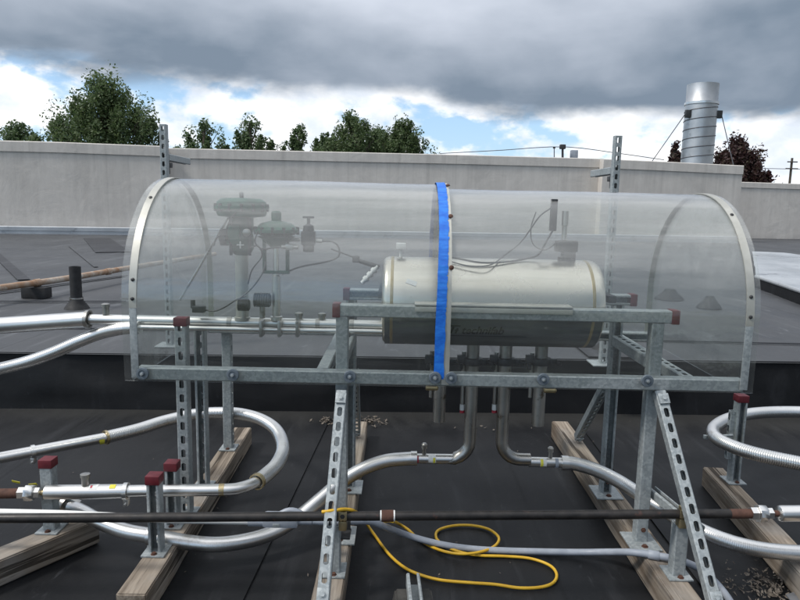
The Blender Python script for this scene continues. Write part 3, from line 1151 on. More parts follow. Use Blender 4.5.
def stub(base, ztop, web, label, cap=True, slotted=True, name='strut_post', plate=True, group='upright strut posts on the timbers', shift=0.0):
    base = V((base.x, base.y, base.z))
    root = thing(name, label, 'post', base, group)
    p0 = base + V((0, 0, 0.006))
    p1 = V((base.x, base.y, ztop))
    bm = BM()
    strut(bm, p0, p1, web, slotted)
    link('upright', bm, 'galvanised', root)
    if cap:
        bm = BM()
        box(bm, p1 + V((0, 0, -0.008)), (0.046, 0.046, 0.03), None, 0.003)
        link('cap', bm, 'cap_red', root)
    if plate:
        base_plate(root, base, 0.075, 0.085)
    return root


def z_at(x, y, Y):
    return P(x, y, Y).z


b1 = G(52, 529, TOP)
stub(b1, z_at(49, 460, b1.y), FRONT, 'short flat faced post with red cap at the left edge, beside the white union', slotted=False)
b2 = G(157, 551, TOP)
stub(b2, z_at(157, 476, b2.y), BACK, 'short red capped post standing in front of the straight pipe')
b3 = G(174, 524, TOP)
stub(b3, z_at(168, 463, b3.y), BACK, 'short red capped post standing just behind the straight pipe')
b4 = G(187, 513, TOP)
stub(b4, z_at(181, 319, b4.y), FRONT, 'tall slotted post with red cap holding the pipes inside the cover')
b5 = G(204, 486, TOP)
stub(b5, z_at(203, 320, b5.y), BACK, 'tall open channel post without cap behind the slotted capped post', cap=False)
b6 = G(229, 448, TOP)
stub(b6, 0.64, V((1, 0, 0)), 'plain post at the far end of the left timber under the cover', cap=False)
b7 = G(676, 574, TOP)
r7 = stub(b7, z_at(680, 523, b7.y), FRONT, 'short stub without cap on the right timber holding up the black pipe', cap=False, slotted=False)
b8 = G(733, 481, TOP)
r8 = stub(b8, z_at(733, 396, b8.y), BACK, 'red capped post with a second short channel behind it at the right hose loop')
bm = BM()
c8 = b8 + V((-0.028, -0.006, 0))
strut(bm, V((c8.x, c8.y + 0.012, 0.19)), V((c8.x, c8.y + 0.012, z_at(728, 411, b8.y))), LEFT, True, size=0.012)
link('side_channel', bm, 'galvanised', r8)
b9 = G(334, 571, TOP)
r9 = stub(b9, z_at(336, 523, b9.y), FRONT, 'short stub without cap on the middle timber beside the leaning brace', cap=False, slotted=False)

# ------------------------------------------------------------------ tank stand
YF, YR = 2.125, 2.515
ZRF = P(430, 312.5, YF - 0.02).z
stand = thing('tank_stand', 'galvanised strut stand with red capped rails and leaning braces under the tank', 'steel stand', G(500, 520, TOP))
xl0, xl1 = P(338, 312, YF).x, P(672, 319, YF).x
for Y, nm_ in ((YF, 'f'), (YR, 'r')):
    bm = BM()
    strut(bm, V((xl0, Y, ZRF)), V((xl1, Y, ZRF)), FRONT if Y == YF else BACK, False)
    rail = link('rail', bm, 'galvanised', stand)
    for x, s_ in ((xl0, -1), (xl1, 1)):
        bm = BM()
        box(bm, V((x + s_ * 0.004, Y, ZRF)), (0.026, 0.047, 0.047), None, 0.003)
        link('end_cap', bm, 'cap_red', rail)
xpl, xpr = P(342, 330, YF - 0.02).x, P(657.5, 340, YF - 0.02).x
for xp, wd in ((xpl, RIGHT), (xpr, LEFT)):
    for Y in (YF, YR):
        bm = BM()
        strut(bm, V((xp, Y, TOP + 0.006)), V((xp, Y, ZRF - HS - 0.001)), BACK if Y == YR else FRONT, False)
        post = link('post', bm, 'galvanised', stand)
        bm = BM()
        box(bm, V((xp, Y - 0.012, TOP + 0.003)), (0.105, 0.125, 0.006), None, 0.0015)
        pl = link('base_plate', bm, 'galvanised', post)
        bm = BM()
        bolt(bm, V((xp, Y - 0.052, TOP + 0.006)), UP, 0.008)
        bolt(bm, V((xp + 0.003, Y - 0.0206, TOP + 0.05)), FRONT, 0.006)
        link_each('bolt', bm, 'rust', pl)
# cross ties between the front and rear posts, under the rails
for xp in (xpl, xpr):
    bm = BM()
    strut(bm, V((xp, YF + 0.022, ZRF - 0.16)), V((xp, YR - 0.022, ZRF - 0.16)), UP, True)
    link('cross_tie', bm, 'galvanised', stand)


def brace(a, b, web, slotted=True):
    bm = BM()
    strut(bm, a, b, web, slotted, size=0.0178)
    br = link('brace', bm, 'galvanised', stand)
    d = (b - a).normalized()
    for p_, s_ in ((a, 1), (b, -1)):
        bm = BM()
        n = (web - web.dot(d) * d).normalized()
        box(bm, p_ + d * 0.03 * s_ + n * 0.0235, (0.034, 0.034, 0.005), basis(*[q for q in (d, n.cross(d), n)]), 0.001)
        bolt(bm, p_ + d * 0.03 * s_ + n * 0.026, n, 0.007)
        link('hinge_plate', bm, 'galvanised', br)
    return br


nb = V((0, -0.85, 0.5))
topL = P(342, 392, YF - 0.046)
brace(topL, G(322.5, 607, TOP + 0.02), nb)
topR = P(659, 392, YF - 0.046)
brace(topR, G(716, 610, TOP + 0.02), nb)
fb = V((0, -0.9, -0.45))
brace(V((xpl + 0.012, YR + 0.045, P(354, 375, YR).z)), G(357, 432, TOP + 0.02), fb)
brace(V((xpr - 0.01, YR + 0.045, P(608, 388, YR).z)), G(578, 437, TOP + 0.02), fb)
bm = BM()
a_ = P(652, 491, YF + 0.03)
strut(bm, a_, V((a_.x + 0.045, YF - 0.24, a_.z - 0.005)), -UP, False, size=0.0165)
link('tie_strut', bm, 'galvanised', stand)

# ------------------------------------------------------------------ tank
YT = 2.32
tc0 = P(490, 302, YT)
TR = px_size(43.0, YT) * 1.02
TZ = tc0.z
tx0, tx1 = P(382, 300, YT - 0.05).x, P(600, 303, YT - 0.05).x
tank = thing('tank', 'cream horizontal steel tank with painted grey shade below and downward pipes inside the clear cover', 'tank', V(((tx0 + tx1) / 2, YT, TZ - TR)))
bm = BM()
prof = [(TR * 0.55, 0.0), (TR * 0.93, 0.004), (TR * 0.985, 0.012), (TR, 0.022)]
L = tx1 - tx0
prof2 = prof + [(TR, L * i / 10) for i in range(1, 10)] + [(TR, L - 0.035), (TR * 0.985, L - 0.022), (TR * 0.94, L - 0.010), (TR * 0.8, L - 0.003), (TR * 0.4, L)]
lathe(bm, prof2, V((tx0, YT, TZ)), RIGHT, 72)
body = link('body', bm, 'tank_shell', tank)
for x in (tx0 + 0.035, tx1 - 0.05):
    bm = BM()
    lathe(bm, [(TR * 0.99, -0.006), (TR * 1.006, -0.005), (TR * 1.008, 0), (TR * 1.006, 0.005), (TR * 0.99, 0.006)], V((x, YT, TZ)), RIGHT, 72, cap=False)
    link('weld_band', bm, 'brass', body)


def on_tank(x, y):
    """where the line of sight through x, y meets the tank's front"""
    d = ray(x, y)
    o_ = V((0, 0, CAM_H))
    a = d.y ** 2 + d.z ** 2
    b = 2 * (d.y * (0 - YT) + d.z * (CAM_H - TZ))
    c = YT ** 2 + (CAM_H - TZ) ** 2 - TR ** 2
    t = (-b - math.sqrt(max(0, b * b - 4 * a * c))) / (2 * a)
    p = o_ + d * t
    return p, V((0, p.y - YT, p.z - TZ)).normalized()


# added dark band painting shade and roof reflection, from under the rail round the belly
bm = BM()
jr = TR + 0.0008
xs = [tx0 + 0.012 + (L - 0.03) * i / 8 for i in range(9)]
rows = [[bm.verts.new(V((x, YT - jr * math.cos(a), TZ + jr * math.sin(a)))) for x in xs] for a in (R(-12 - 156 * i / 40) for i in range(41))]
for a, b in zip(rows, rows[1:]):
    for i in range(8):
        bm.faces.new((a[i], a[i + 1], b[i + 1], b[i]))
link('belly_shade', bm, 'shade_grey', tank)
p, n = on_tank(411.5, 282.5)
bm = BM()
u_ = (RIGHT * 0.94 - n.cross(RIGHT) * 0.34).normalized()
box(bm, p + n * 0.001, (0.036, 0.017, 0.0012), basis(u_, n.cross(u_), n), 0)
link('sticker', bm, 'white_plastic', body)


def text_mesh(name, body_txt, size, mat, parent, place, shear=0.0, sx_=1.0, bold=0.0):
    cu = bpy.data.curves.new('t', 'FONT')
    cu.body = body_txt
    cu.size = size
    cu.shear = shear
    cu.offset = bold
    cu.align_x = 'LEFT'
    cu.resolution_u = 4
    to = bpy.data.objects.new('t', cu)
    COL.objects.link(to)
    dg = bpy.context.evaluated_depsgraph_get()
    me0 = bpy.data.meshes.new_from_object(to.evaluated_get(dg))
    bm = BM()
    bm.from_mesh(me0)
    bpy.data.objects.remove(to)
    bmesh.ops.triangulate(bm, faces=bm.faces)
    bmesh.ops.subdivide_edges(bm, edges=bm.edges, cuts=1)
    for v_ in bm.verts:
        v_.co = place(v_.co.x * sx_, v_.co.y)
    o = link(name, bm, mat, parent, 0)
    return o


# lettering wrapped round the shell below the middle
p0t, n0t = on_tank(461, 333)
ang0 = math.atan2(n0t.z, -n0t.y)


def wrap(x0, a0):
    def f(x, y):
        a = a0 + y / TR
        return V((x0 + x, YT - (TR + 0.0022) * math.cos(a), TZ + (TR + 0.0022) * math.sin(a)))
    return f


text_mesh('lettering', 'technifab', 0.046, 'logo_ink', body, wrap(p0t.x, ang0), 0.25, 0.86, 0.0008)
bm = BM()
f_ = wrap(p0t.x - 0.058, ang0)


def patch(bm, f, x0, x1, y0, y1, sh=0.25):
    vs = []
    for a, b in ((x0, y0), (x1, y0), (x1, y1), (x0, y1)):
        vs.append(bm.verts.new(f(a + sh * b, b)))
    bm.faces.new(vs)


patch(bm, f_, 0.0, 0.046, 0.030, 0.036)
patch(bm, f_, 0.002, 0.008, 0.0, 0.028)
patch(bm, f_, 0.020, 0.027, 0.0, 0.028)
patch(bm, f_, 0.032, 0.045, 0.012, 0.018)
patch(bm, f_, 0.036, 0.042, 0.0, 0.024)
link('logo_mark', bm, 'logo_ink', body, 0)
bm = BM()
f_ = wrap(p0t.x - 0.05, ang0)
for i in range(24):
    patch(bm, f_, i * 0.0115, i * 0.0115 + 0.0115, -0.0125, -0.0105, 0)
link('underline', bm, 'logo_ink', body, 0)

# cream mounting angle along the front rail
bm = BM()
ax0, ax1 = P(415, 311, YF - .03).x, P(573, 315, YF - .03).x
box(bm, V(((ax0 + ax1) / 2, YF - HS - 0.0045, ZRF + 0.011)), (ax1 - ax0, 0.005, 0.016), None, 0.001)
box(bm, V(((ax0 + ax1) / 2, YF + 0.008, ZRF + HS + 0.0045)), (ax1 - ax0 + 0.002, 0.062, 0.005), None, 0.001)
link('mounting_angle', bm, 'angle_grey', tank)
bm = BM()
for x in (P(378, 304, YF).x, P(587, 306, YR).x):
    box(bm, V((x + 0.01, YT + 0.05, ZRF + 0.035)), (0.03, 0.24, 0.025), None, 0.003)
link_each('saddle', bm, 'dark_metal', tank)


# nozzles under the tank
def nozzle_pipe(x, kind):
    q = P(x, 380, YT)
    r_ = 0.0232
    z1 = TZ - TR + 0.02
    bm = BM()
    if kind == 'open':
        zb = P(x, 421 if x < 500 else 425, YT).z
        lathe(bm, [(r_, z1), (r_, zb), (r_ * 0.88, zb), (r_ * 0.88, zb + 0.06)], V((q.x, YT, 0)), UP, 24)
    else:
        s_ = -1 if kind == 'left' else 1
        zb = P(x, 459, YT).z
        R_ = 0.07
        pts = [V((q.x, YT, z1)), V((q.x, YT, zb + R_ + 0.05))]
        pts += [V((q.x + s_ * R_ * (1 - math.cos(a)), YT, zb + R_ - R_ * math.sin(a))) for a in (R(d_) for d_ in range(0, 91, 15))]
        xe = P(456 if s_ < 0 else 530, 460, YT).x
        pts += [V((xe, YT, zb))]
        sweep(bm, pts, r_, 24)
    nz = link('nozzle_pipe', bm, 'stainless_dull', tank)
    bm = BM()
    zf = P(x, 361, YT).z
    lathe(bm, [(r_, zf + 0.014), (r_ + 0.012, zf + 0.012), (r_ + 0.015, zf), (r_ + 0.012, zf - 0.012), (r_, zf - 0.014)], V((q.x, YT, 0)), UP, 24, cap=False)
    box(bm, V((q.x + 0.04, YT - 0.01, zf)), (0.03, 0.02, 0.022), None, 0.003)
    bolt(bm, V((q.x + 0.05, YT - 0.02, zf)), V((0.6, -0.8, 0)), 0.006, 0.025)
    box(bm, V((q.x - 0.042, YT - 0.005, zf + 0.008)), (0.03, 0.025, 0.03), None, 0.004)
    box(bm, V((q.x - 0.045, YT - 0.012, zf - 0.02)), (0.014, 0.02, 0.02), None, 0.003)
    link('clamp', bm, 'dark_metal', nz)
    return q, nz


for x, kind in ((440, 'open'), (472, 'left'), (504.5, 'right'), (540, 'open')):
    q, nz = nozzle_pipe(x, kind)
    dx = P(x - 8.5, 380, YT).x
    bm = BM()
    tip = 411 if kind != 'open' else 404
    ztip = P(x - 8, tip - 6, YT).z
    lathe(bm, [(0.0078, TZ - TR - 0.03), (0.0078, ztip)], V((dx, YT + 0.01, 0)), UP, 12)
    drain = link('relief_tube', bm, 'stainless_dull', tank)
    if kind != 'open':
        bm = BM()
        lathe(bm, [(0.0092, ztip), (0.0092, ztip - 0.022)], V((dx, YT + 0.01, 0)), UP, 12)
        link('collar', bm, 'white_plastic', drain)
        bm = BM()
        lathe(bm, [(0.0092, ztip - 0.0225), (0.0092, ztip - 0.032), (0.006, ztip - 0.034)], V((dx, YT + 0.01, 0)), UP, 12)
        link('tip', bm, 'label_red', drain)
for x, y in ((432, 388), (550, 390.5)):
    bm = BM()
    q = P(x, y, YT - 0.12)
    lathe(bm, [(0.006, -0.022), (0.0085, -0.02), (0.0085, 0.018), (0.005, 0.022)], q, RIGHT, 12)
    box(bm, q + V((0.016 if x < 500 else -0.016, 0.02, 0.004)), (0.008, 0.05, 0.008), None, 0.001)
    link('drain_valve', bm, 'brass', tank)

# gear on top of the tank
ld = thing('level_sensor', 'dark level sensor with a pale tube standing on the right of the tank top', 'sensor', V((P(566, 262, YT).x, YT, TZ + TR)))
bm = BM()
q0, q1 = P(553.5, 231, YT), P(553.5, 199, YT)
box(bm, (q0 + q1) / 2, (0.022, 0.025, abs(q1.z - q0.z)), None, 0.003)
link('transmitter', bm, 'dark_metal', ld)
bm = BM()
q0, q1 = P(564, 240, YT), P(565, 211, YT)
lathe(bm, [(0.009, 0), (0.009, 0.05), (0.012, 0.052), (0.012, q1.z - q0.z)], q0, UP, 14)
link('tube', bm, 'stainless_dull', ld)
bm = BM()
q0 = P(566, 246, YT)
box(bm, q0, (0.075, 0.05, 0.04), None, 0.006)
box(bm, P(568, 256, YT), (0.045, 0.045, 0.05), None, 0.005)
lathe(bm, [(0.03, -0.005), (0.03, 0.012)], V((P(566, 262, YT).x, YT, TZ + TR)), UP, 18)
link('housing', bm, 'dark_metal', ld)
bm = BM()
zc = TZ + TR
tube(bm, [P(553, 230, YT - .02), P(545, 244, YT - .03), P(538, 255, YT - .02), P(525, 259, YT - .03), P(505, 262, YT - .06), P(480, 262.5, YT - .08), P(455, 258, YT - .06), P(438, 257, YT - .03)], 0.0035, 6)
o = link('sensor_cable', bm, 'dark_metal', loc=V((P(500, 262, YT).x, YT, TZ + TR)))
tag(o, 'thicker dark cable lying along the tank top to the level sensor', 'cable')
bm = BM()
tube(bm, [P(551, 208, YT - .02), P(540, 216, YT - .03), P(530, 230, YT), P(520, 243, YT + .02), P(505, 255, YT), P(490, 265, YT - .1), P(470, 266, YT - .1), P(452, 262, YT - .08)], 0.0025, 6)
o = link('sensor_cable', bm, 'dark_metal', loc=V((P(500, 262, YT).x, YT, TZ + TR)))
tag(o, 'thin dark cable slanting down from the top of the level sensor to the tank', 'cable')
bm = BM()
tube(bm, [P(536, 212, YT), P(531, 228, YT), P(533, 244, YT), P(545, 250, YT), P(556, 243, YT)], 0.0022, 6)
o = link('sensor_cable', bm, 'dark_metal', loc=V((P(500, 262, YT).x, YT, TZ + TR)))
tag(o, 'short thin cable hanging in a loop beside the level sensor', 'cable')

# ------------------------------------------------------------------ manifold pipes into the tank
YM = 2.41


def sleeve(bm, p_, axis, r_, half, bead=0.004):
    lathe(bm, [(r_ * 0.9, -half), (r_ + bead, -half), (r_ + bead, half), (r_ * 0.9, half)], p_, axis, 20, cap=False)


mf = thing('manifold_pipe', 'thick silver pipe running from the left edge through the cover to the tank', 'pipe', V((P(260, 322, YM).x, YM, TOP)))
bm = BM()
big = [P(-60, 328.5, YM - .05), P(-20, 326.8, YM - .03), P(30, 323.5, YM), P(87, 319.5, YM)]
tube(bm, big, px_size(8.3, YM), 28)
link('insulated_section', bm, 'stainless', mf)
bm = BM()
sweep(bm, [P(86, 319.4, YM), P(88, 319.3, YM), P(392, 325.5, YM)], px_size(5.4, YM), 22)
main = link('inner_pipe', bm, 'stainless', mf)
bm = BM()
sleeve(bm, P(88, 319.4, YM), RIGHT, px_size(8.4, YM), 0.006)
for x in (230, 262, 318, 352):
    sleeve(bm, P(x, 319.4 + (x - 88) * 0.02, YM), RIGHT, px_size(5.2, YM), 0.008, 0.003)
link_each('collar', bm, 'stainless_dull', main)
for x, y in ((106, 309), (299, 318), (322, 318.5)):
    bm = BM()
    q = P(x, y + 6, YM)
    lathe(bm, [(0.012, 0), (0.012, 0.03), (0.015, 0.031), (0.015, 0.042), (0.008, 0.045)], q, UP, 14)
    link('port', bm, 'stainless_dull', mf)
bm = BM()
sweep(bm, [P(138, 327.2, YM - 0.03), P(392, 332, YM - 0.03)], px_size(2.6, YM), 16)
low_pipe = link('lower_line', bm, 'stainless', mf)
bm = BM()
for x in (262, 280, 298):
    box(bm, P(x, 328, YM - 0.035), (0.012, 0.05, 0.06), None, 0.003)
link_each('clamp', bm, 'stainless_dull', low_pipe)

hf = thing('flexible_hose', 'silver flexible hose sloping up at the left into the cover', 'hose', V((P(30, 362, YM).x, YM, ZU)), 'silver flexible hoses')
bm = BM()
corrugated(bm, [P(-50, 378, YM), P(-15, 371.5, YM), P(5, 367.5, YM), P(30, 361, YM), P(55, 352, YM), P(80, 341, YM), P(100, 333.5, YM), P(120, 329, YM - .02), P(140, 327.4, YM - .03)], px_size(6.3, YM), depth=0.025)
link('hose_body', bm, 'corrugated_steel', hf)

# ------------------------------------------------------------------ control valves inside the cover
def fins(bm, c, axis, r_, L, n):
    prof = []
    for i in range(n):
        z = -L / 2 + L * i / n
        prof += [(r_, z), (r_, z + L / n * 0.55), (r_ * 0.82, z + L / n * 0.56), (r_ * 0.82, z + L / n)]
    lathe(bm, prof, c, axis, 18)


v1 = thing('control_valve', 'taller green diaphragm valve on a pale stem inside the cover', 'valve', P(243, 320, YM), 'green valves inside the cover')
bm = BM()
q0 = P(242.5, 320, YM)
ztop = P(243, 254, YM).z
lathe(bm, [(0.03, 0), (0.03, 0.012), (px_size(6.4, YM), 0.014), (px_size(6.4, YM), ztop - q0.z)], q0, UP, 22)
link('stem', bm, 'cream_strip', v1)
bm = BM()
zc = P(242, 252, YM).z
zd = P(242, 217, YM).z
cx = P(242, 235, YM).x
lathe(bm, [(0.018, zc - 0.015), (0.032, zc - 0.005), (px_size(11.5, YM), zc + 0.012), (px_size(12, YM), zc + 0.05), (px_size(10.5, YM), zc + 0.07), (px_size(11.5, YM), zc + 0.085), (px_size(11.5, YM), zd)], V((cx, YM, 0)), UP, 24)
box(bm, V((cx - 0.02, YM - 0.04, (zc + zd) / 2)), (0.05, 0.03, 0.07), None, 0.006)
yk = link('yoke', bm, 'green_paint', v1)
bm = BM()
box(bm, V((cx + 0.008, YM - 0.06, zc + 0.03)), (0.026, 0.004, 0.004), None, 0.001)
box(bm, V((cx + 0.008, YM - 0.06, zc + 0.03)), (0.004, 0.0045, 0.026), None, 0.001)
link('gauge', bm, 'white_plastic', yk)
bm = BM()
rD = px_size(25.5, YM)
zt_ = P(242, 198, YM).z
hD = zt_ - zd
lathe(bm, [(px_size(12, YM), zd - 0.002), (rD * 0.90, zd + hD * 0.05), (rD * 0.96, zd + hD * 0.22), (rD * 0.96, zd + hD * 0.40), (rD * 1.05, zd + hD * 0.41), (rD * 1.05, zd + hD * 0.58), (rD * 0.97, zd + hD * 0.59),
           (rD * 0.93, zd + hD * 0.80), (rD * 0.75, zd + hD * 0.97), (rD * 0.2, zd + hD)], V((cx, YM, 0)), UP, 36)
act = link('actuator', bm, 'green_paint', v1)
bm = BM()
for i in range(14):
    a = 2 * math.pi * i / 14
    lathe(bm, [(0.006, zd + hD * 0.3), (0.006, zd + hD * 0.70)], V((cx + rD * 1.0 * math.cos(a), YM + rD * 1.0 * math.sin(a), 0)), UP, 6)
lathe(bm, [(0.008, zt_), (0.008, zt_ + 0.018), (0.005, zt_ + 0.022)], V((cx, YM, 0)), UP, 10)
link_each('flange_bolt', bm, 'dark_metal', act)
bm = BM()
tube(bm, [V((cx - 0.03, YM - .03, zc + 0.04)), P(224, 236, YM - .03), P(217, 238, YM), P(214, 246, YM)], 0.003, 6)
link('air_tube', bm, 'dark_metal', v1)

bm = BM()
tube(bm, [V((cx + 0.04, YM - .04, zc + 0.02)), P(258, 246, YM - .06), P(262, 256, YM - .05), P(252, 270, YM - .05), P(248, 284, YM - .04)], 0.0028, 6)
link('air_tube', bm, 'dark_metal', v1)
bm = BM()
tube(bm, [P(236, 212, YM - .09), P(229, 222, YM - .09), P(227, 236, YM - .07), P(232, 246, YM - .05)], 0.0028, 6)
link('air_tube', bm, 'dark_metal', v1)
bm = BM()
box(bm, V((cx - 0.055, YM - 0.02, zc + 0.055)), (0.035, 0.05, 0.06), None, 0.006)
lathe(bm, [(0.012, -0.02), (0.012, 0.02)], V((cx - 0.055, YM - 0.05, zc + 0.05)), FRONT, 14)
link('positioner', bm, 'black_box', v1)
bm = BM()
lathe(bm, [(0.014, 0), (0.014, 0.006), (0.011, 0.008)], V((cx + 0.03, YM - 0.052, zc + 0.075)), FRONT, 18)
link('pressure_gauge', bm, 'stainless_dull', v1)
bm = BM()
for dx_ in (-0.034, 0.034):
    lathe(bm, [(0.006, zc - 0.01), (0.006, zd + 0.01)], V((cx + dx_, YM - 0.03, 0)), UP, 8)
link_each('yoke_rod', bm, 'dark_metal', v1)
v2 = thing('control_valve', 'shorter green valve with a wide flat dome on a two legged yoke', 'valve', P(277, 320, YM - .02), 'green valves inside the cover')
Y2 = YM - 0.03
q0 = P(276.5, 320, Y2)
ztop = P(276, 268, Y2).z
bm = BM()
lathe(bm, [(0.022, 0), (0.022, 0.014), (px_size(4.4, Y2), 0.016), (px_size(4.4, Y2), ztop - q0.z - 0.03), (0.011, ztop - q0.z - 0.025), (0.009, P(276, 240, Y2).z - q0.z)], q0, UP, 20)
link('stem', bm, 'stainless', v2)
cx2 = P(276.5, 240, Y2).x
za, zb2 = P(276, 272, Y2).z, P(276, 238, Y2).z
bm = BM()
for x in (264.5, 287.5):
    xx = P(x, 250, Y2).x
    box(bm, V((xx, Y2, (za + zb2) / 2)), (0.012, 0.02, zb2 - za), None, 0.003)
box(bm, V((cx2, Y2, za)), (0.095, 0.024, 0.012), None, 0.003)
lathe(bm, [(0.02, zb2 - 0.035), (0.05, zb2 - 0.005), (0.07, zb2 + 0.006)], V((cx2, Y2, 0)), UP, 24)
link('yoke', bm, 'green_paint', v2)
bm = BM()
zd, zt_ = P(276, 238, Y2).z, P(276, 221, Y2).z
hD, rD = zt_ - zd, px_size(21.5, Y2)
lathe(bm, [(rD * 0.5, zd), (rD * 0.93, zd + hD * 0.30), (rD * 1.04, zd + hD * 0.34), (rD * 1.04, zd + hD * 0.52), (rD * 0.95, zd + hD * 0.55), (rD * 0.72, zd + hD * 0.86), (rD * 0.3, zd + hD), (0.018, zd + hD), (0.018, zd + hD + 0.03), (0.012, zd + hD + 0.036)], V((cx2, Y2, 0)), UP, 36)
act = link('actuator', bm, 'green_paint', v2)
bm = BM()
for i in range(12):
    a = 2 * math.pi * i / 12
    lathe(bm, [(0.0055, zd + hD * 0.22), (0.0055, zd + hD * 0.66)], V((cx2 + rD * 0.99 * math.cos(a), Y2 + rD * 0.99 * math.sin(a), 0)), UP, 6)
link_each('flange_bolt', bm, 'dark_metal', act)

bm = BM()
box(bm, P(290, 247, Y2 - .03), (0.03, 0.03, 0.022), None, 0.003)
lathe(bm, [(0.008, -0.03), (0.008, 0.03)], P(290, 247, Y2 - .035), RIGHT, 8)
link('fitting', bm, 'stainless_dull', v2)
bm = BM()
tube(bm, [P(258, 231, Y2 - .08), P(255, 242, Y2 - .08), P(262, 249, Y2 - .06), P(272, 248, Y2 - .04), P(286, 247, Y2 - .03)], 0.0028, 6)
link('air_tube', bm, 'dark_metal', v2)
bm = BM()
tube(bm, [P(266, 262, Y2 - .02), P(262, 274, Y2 - .04), P(252, 288, Y2 - .05), P(240, 298, Y2 - .06)], 0.0028, 6)
link('air_tube', bm, 'dark_metal', v2)
rg = thing('air_regulator', 'small grey air regulator with a T handle beside the flat green valve', 'regulator', P(308, 248, Y2))
q = P(308.5, 238, Y2)
bm = BM()
box(bm, q, (0.05, 0.045, 0.05), None, 0.006)
lathe(bm, [(0.022, 0.02), (0.018, 0.045), (0.01, 0.05), (0.006, 0.051), (0.006, 0.075)], q, UP, 16)
lathe(bm, [(0.02, -0.05), (0.022, -0.02)], q, UP, 16)
link('housing', bm, 'dark_metal', rg)
bm = BM()
box(bm, q + V((0, 0, 0.075)), (0.042, 0.008, 0.008), None, 0.002)
link('handle', bm, 'dark_metal', rg)
bm = BM()
sweep(bm, [P(286, 240, Y2), P(300, 240, Y2)], 0.006, 8)
sweep(bm, [P(316, 241, Y2), P(322, 241.2, Y2)], 0.007, 8)
link_each('fitting', bm, 'stainless_dull', rg)
bm = BM()
tube(bm, [P(321, 241, Y2), P(333, 242, Y2), P(339, 248, Y2), P(338, 257, Y2), P(325, 262, Y2), P(300, 267, Y2), P(282, 274, Y2)], 0.0035, 6)
o = link('air_hose', bm, 'dark_metal', loc=P(335, 250, Y2))
tag(o, 'thin dark air tube curling from the regulator down toward the short valve', 'air tube')
bm = BM()
tube(bm, [P(331, 249, Y2), P(345, 254, Y2), P(355, 258, Y2), P(371, 264, Y2 - .02)], 0.003, 6)
o = link('air_hose', bm, 'dark_metal', loc=P(335, 250, Y2))
tag(o, 'thin straight lead running from the regulator to the probe fitting', 'air tube')
so = thing('probe_fitting', 'pale jointed probe fitting hanging beside the left end of the tank', 'probe', P(368, 270, Y2))
bm = BM()
box(bm, P(356, 259, Y2), (0.026, 0.024, 0.026), None, 0.004)
sweep(bm, [P(360, 261, Y2 - .01), P(379, 267, Y2 - .03)], 0.0085, 10)
link('coupling', bm, 'dark_metal', so)
bm = BM()
pa, pb_ = P(378, 266, Y2 - .03), P(362, 283, Y2 - .03)
sweep(bm, [pa, pb_], 0.008, 10)
for f in (0.25, 0.5, 0.75):
    sleeve(bm, pa.lerp(pb_, f), pb_ - pa, 0.008, 0.006, 0.004)
link('probe', bm, 'white_plastic', so)
bm = BM()
box(bm, P(401, 246, YT), (0.035, 0.03, 0.022), None, 0.003)
bx_z = TZ + TR
sweep(bm, [P(401, 249, YT), V((P(401, 249, YT).x, YT, TZ + TR - 0.002))], 0.006, 8)
o = link('sensor_block', bm, 'white_plastic', loc=P(401, 256, YT))
tag(o, 'small white block on a peg on top of the tank', 'sensor')

for x, y, r_, lab in ((244, 305, 0.022, 'dark finned handwheel under the taller green valve'), (262.5, 300, 0.026, 'dark finned handwheel between the two valve stems')):
    root = thing('handwheel_valve', lab, 'valve', P(x, 314, YM - .05), 'dark handwheel valves')
    bm = BM()
    fins(bm, P(x, y, YM - 0.06), RIGHT, r_, 0.058 if x > 250 else 0.04, 7)
    link('handwheel', bm, 'black_box', root)
    bm = BM()
    lathe(bm, [(0.01, 0), (0.01, P(x, y, YM).z - P(x, 318, YM).z)], P(x, 318, YM - 0.05), UP, 10)
    link('neck', bm, 'stainless_dull', root)
bm = BM()
tube(bm, [P(205, 310, YM - .03), P(215, 311, YM - .04), P(225, 307, YM - .05), P(236, 300, YM - .06), P(246, 296, YM - .06)], 0.003, 6)
box(bm, P(199, 309, YM - .03), (0.045, 0.03, 0.025), None, 0.004)
lathe(bm, [(0.009, 0), (0.009, 0.03)], P(193, 308, YM - .03), UP, 10)
o = link('solenoid', bm, 'dark_metal', loc=P(199, 314, YM))
tag(o, 'small dark solenoid with a lead on the pipe near the taller valve', 'solenoid')

# ------------------------------------------------------------------ clear arched cover
CY0, CY1 = 2.065, 2.905
CR = (CY1 - CY0) / 2
CYC = (CY0 + CY1) / 2
CZ0 = P(300, 384, CY0).z
CZS = CZS0 = P(420, 181.5, CYC).z - CR - 0.012
CX0 = P(123.5, 340, CY0).x
CX1 = P(757.5, 345, CY0).x
CXJ = P(446.5, 330, CY0).x


ZOFF = [0.0]


def arch(off=0.0, n=36, z0=None, z1=None):
    CZS = CZS0 - ZOFF[0]
    z0 = CZ0 if z0 is None else z0
    pts = []
    nz = 5
    for i in range(nz):
        pts.append((CY0 - off, z0 + (CZS - z0) * i / nz))
    for i in range(n + 1):
        a = math.pi * i / n
        pts.append((CYC - (CR + off) * math.cos(a), CZS + (CR + off) * math.sin(a)))
    z1 = z0 if z1 is None else z1
    for i in range(1, nz + 1):
        pts.append((CY1 + off, CZS + (z1 - CZS) * i / nz))
    return pts


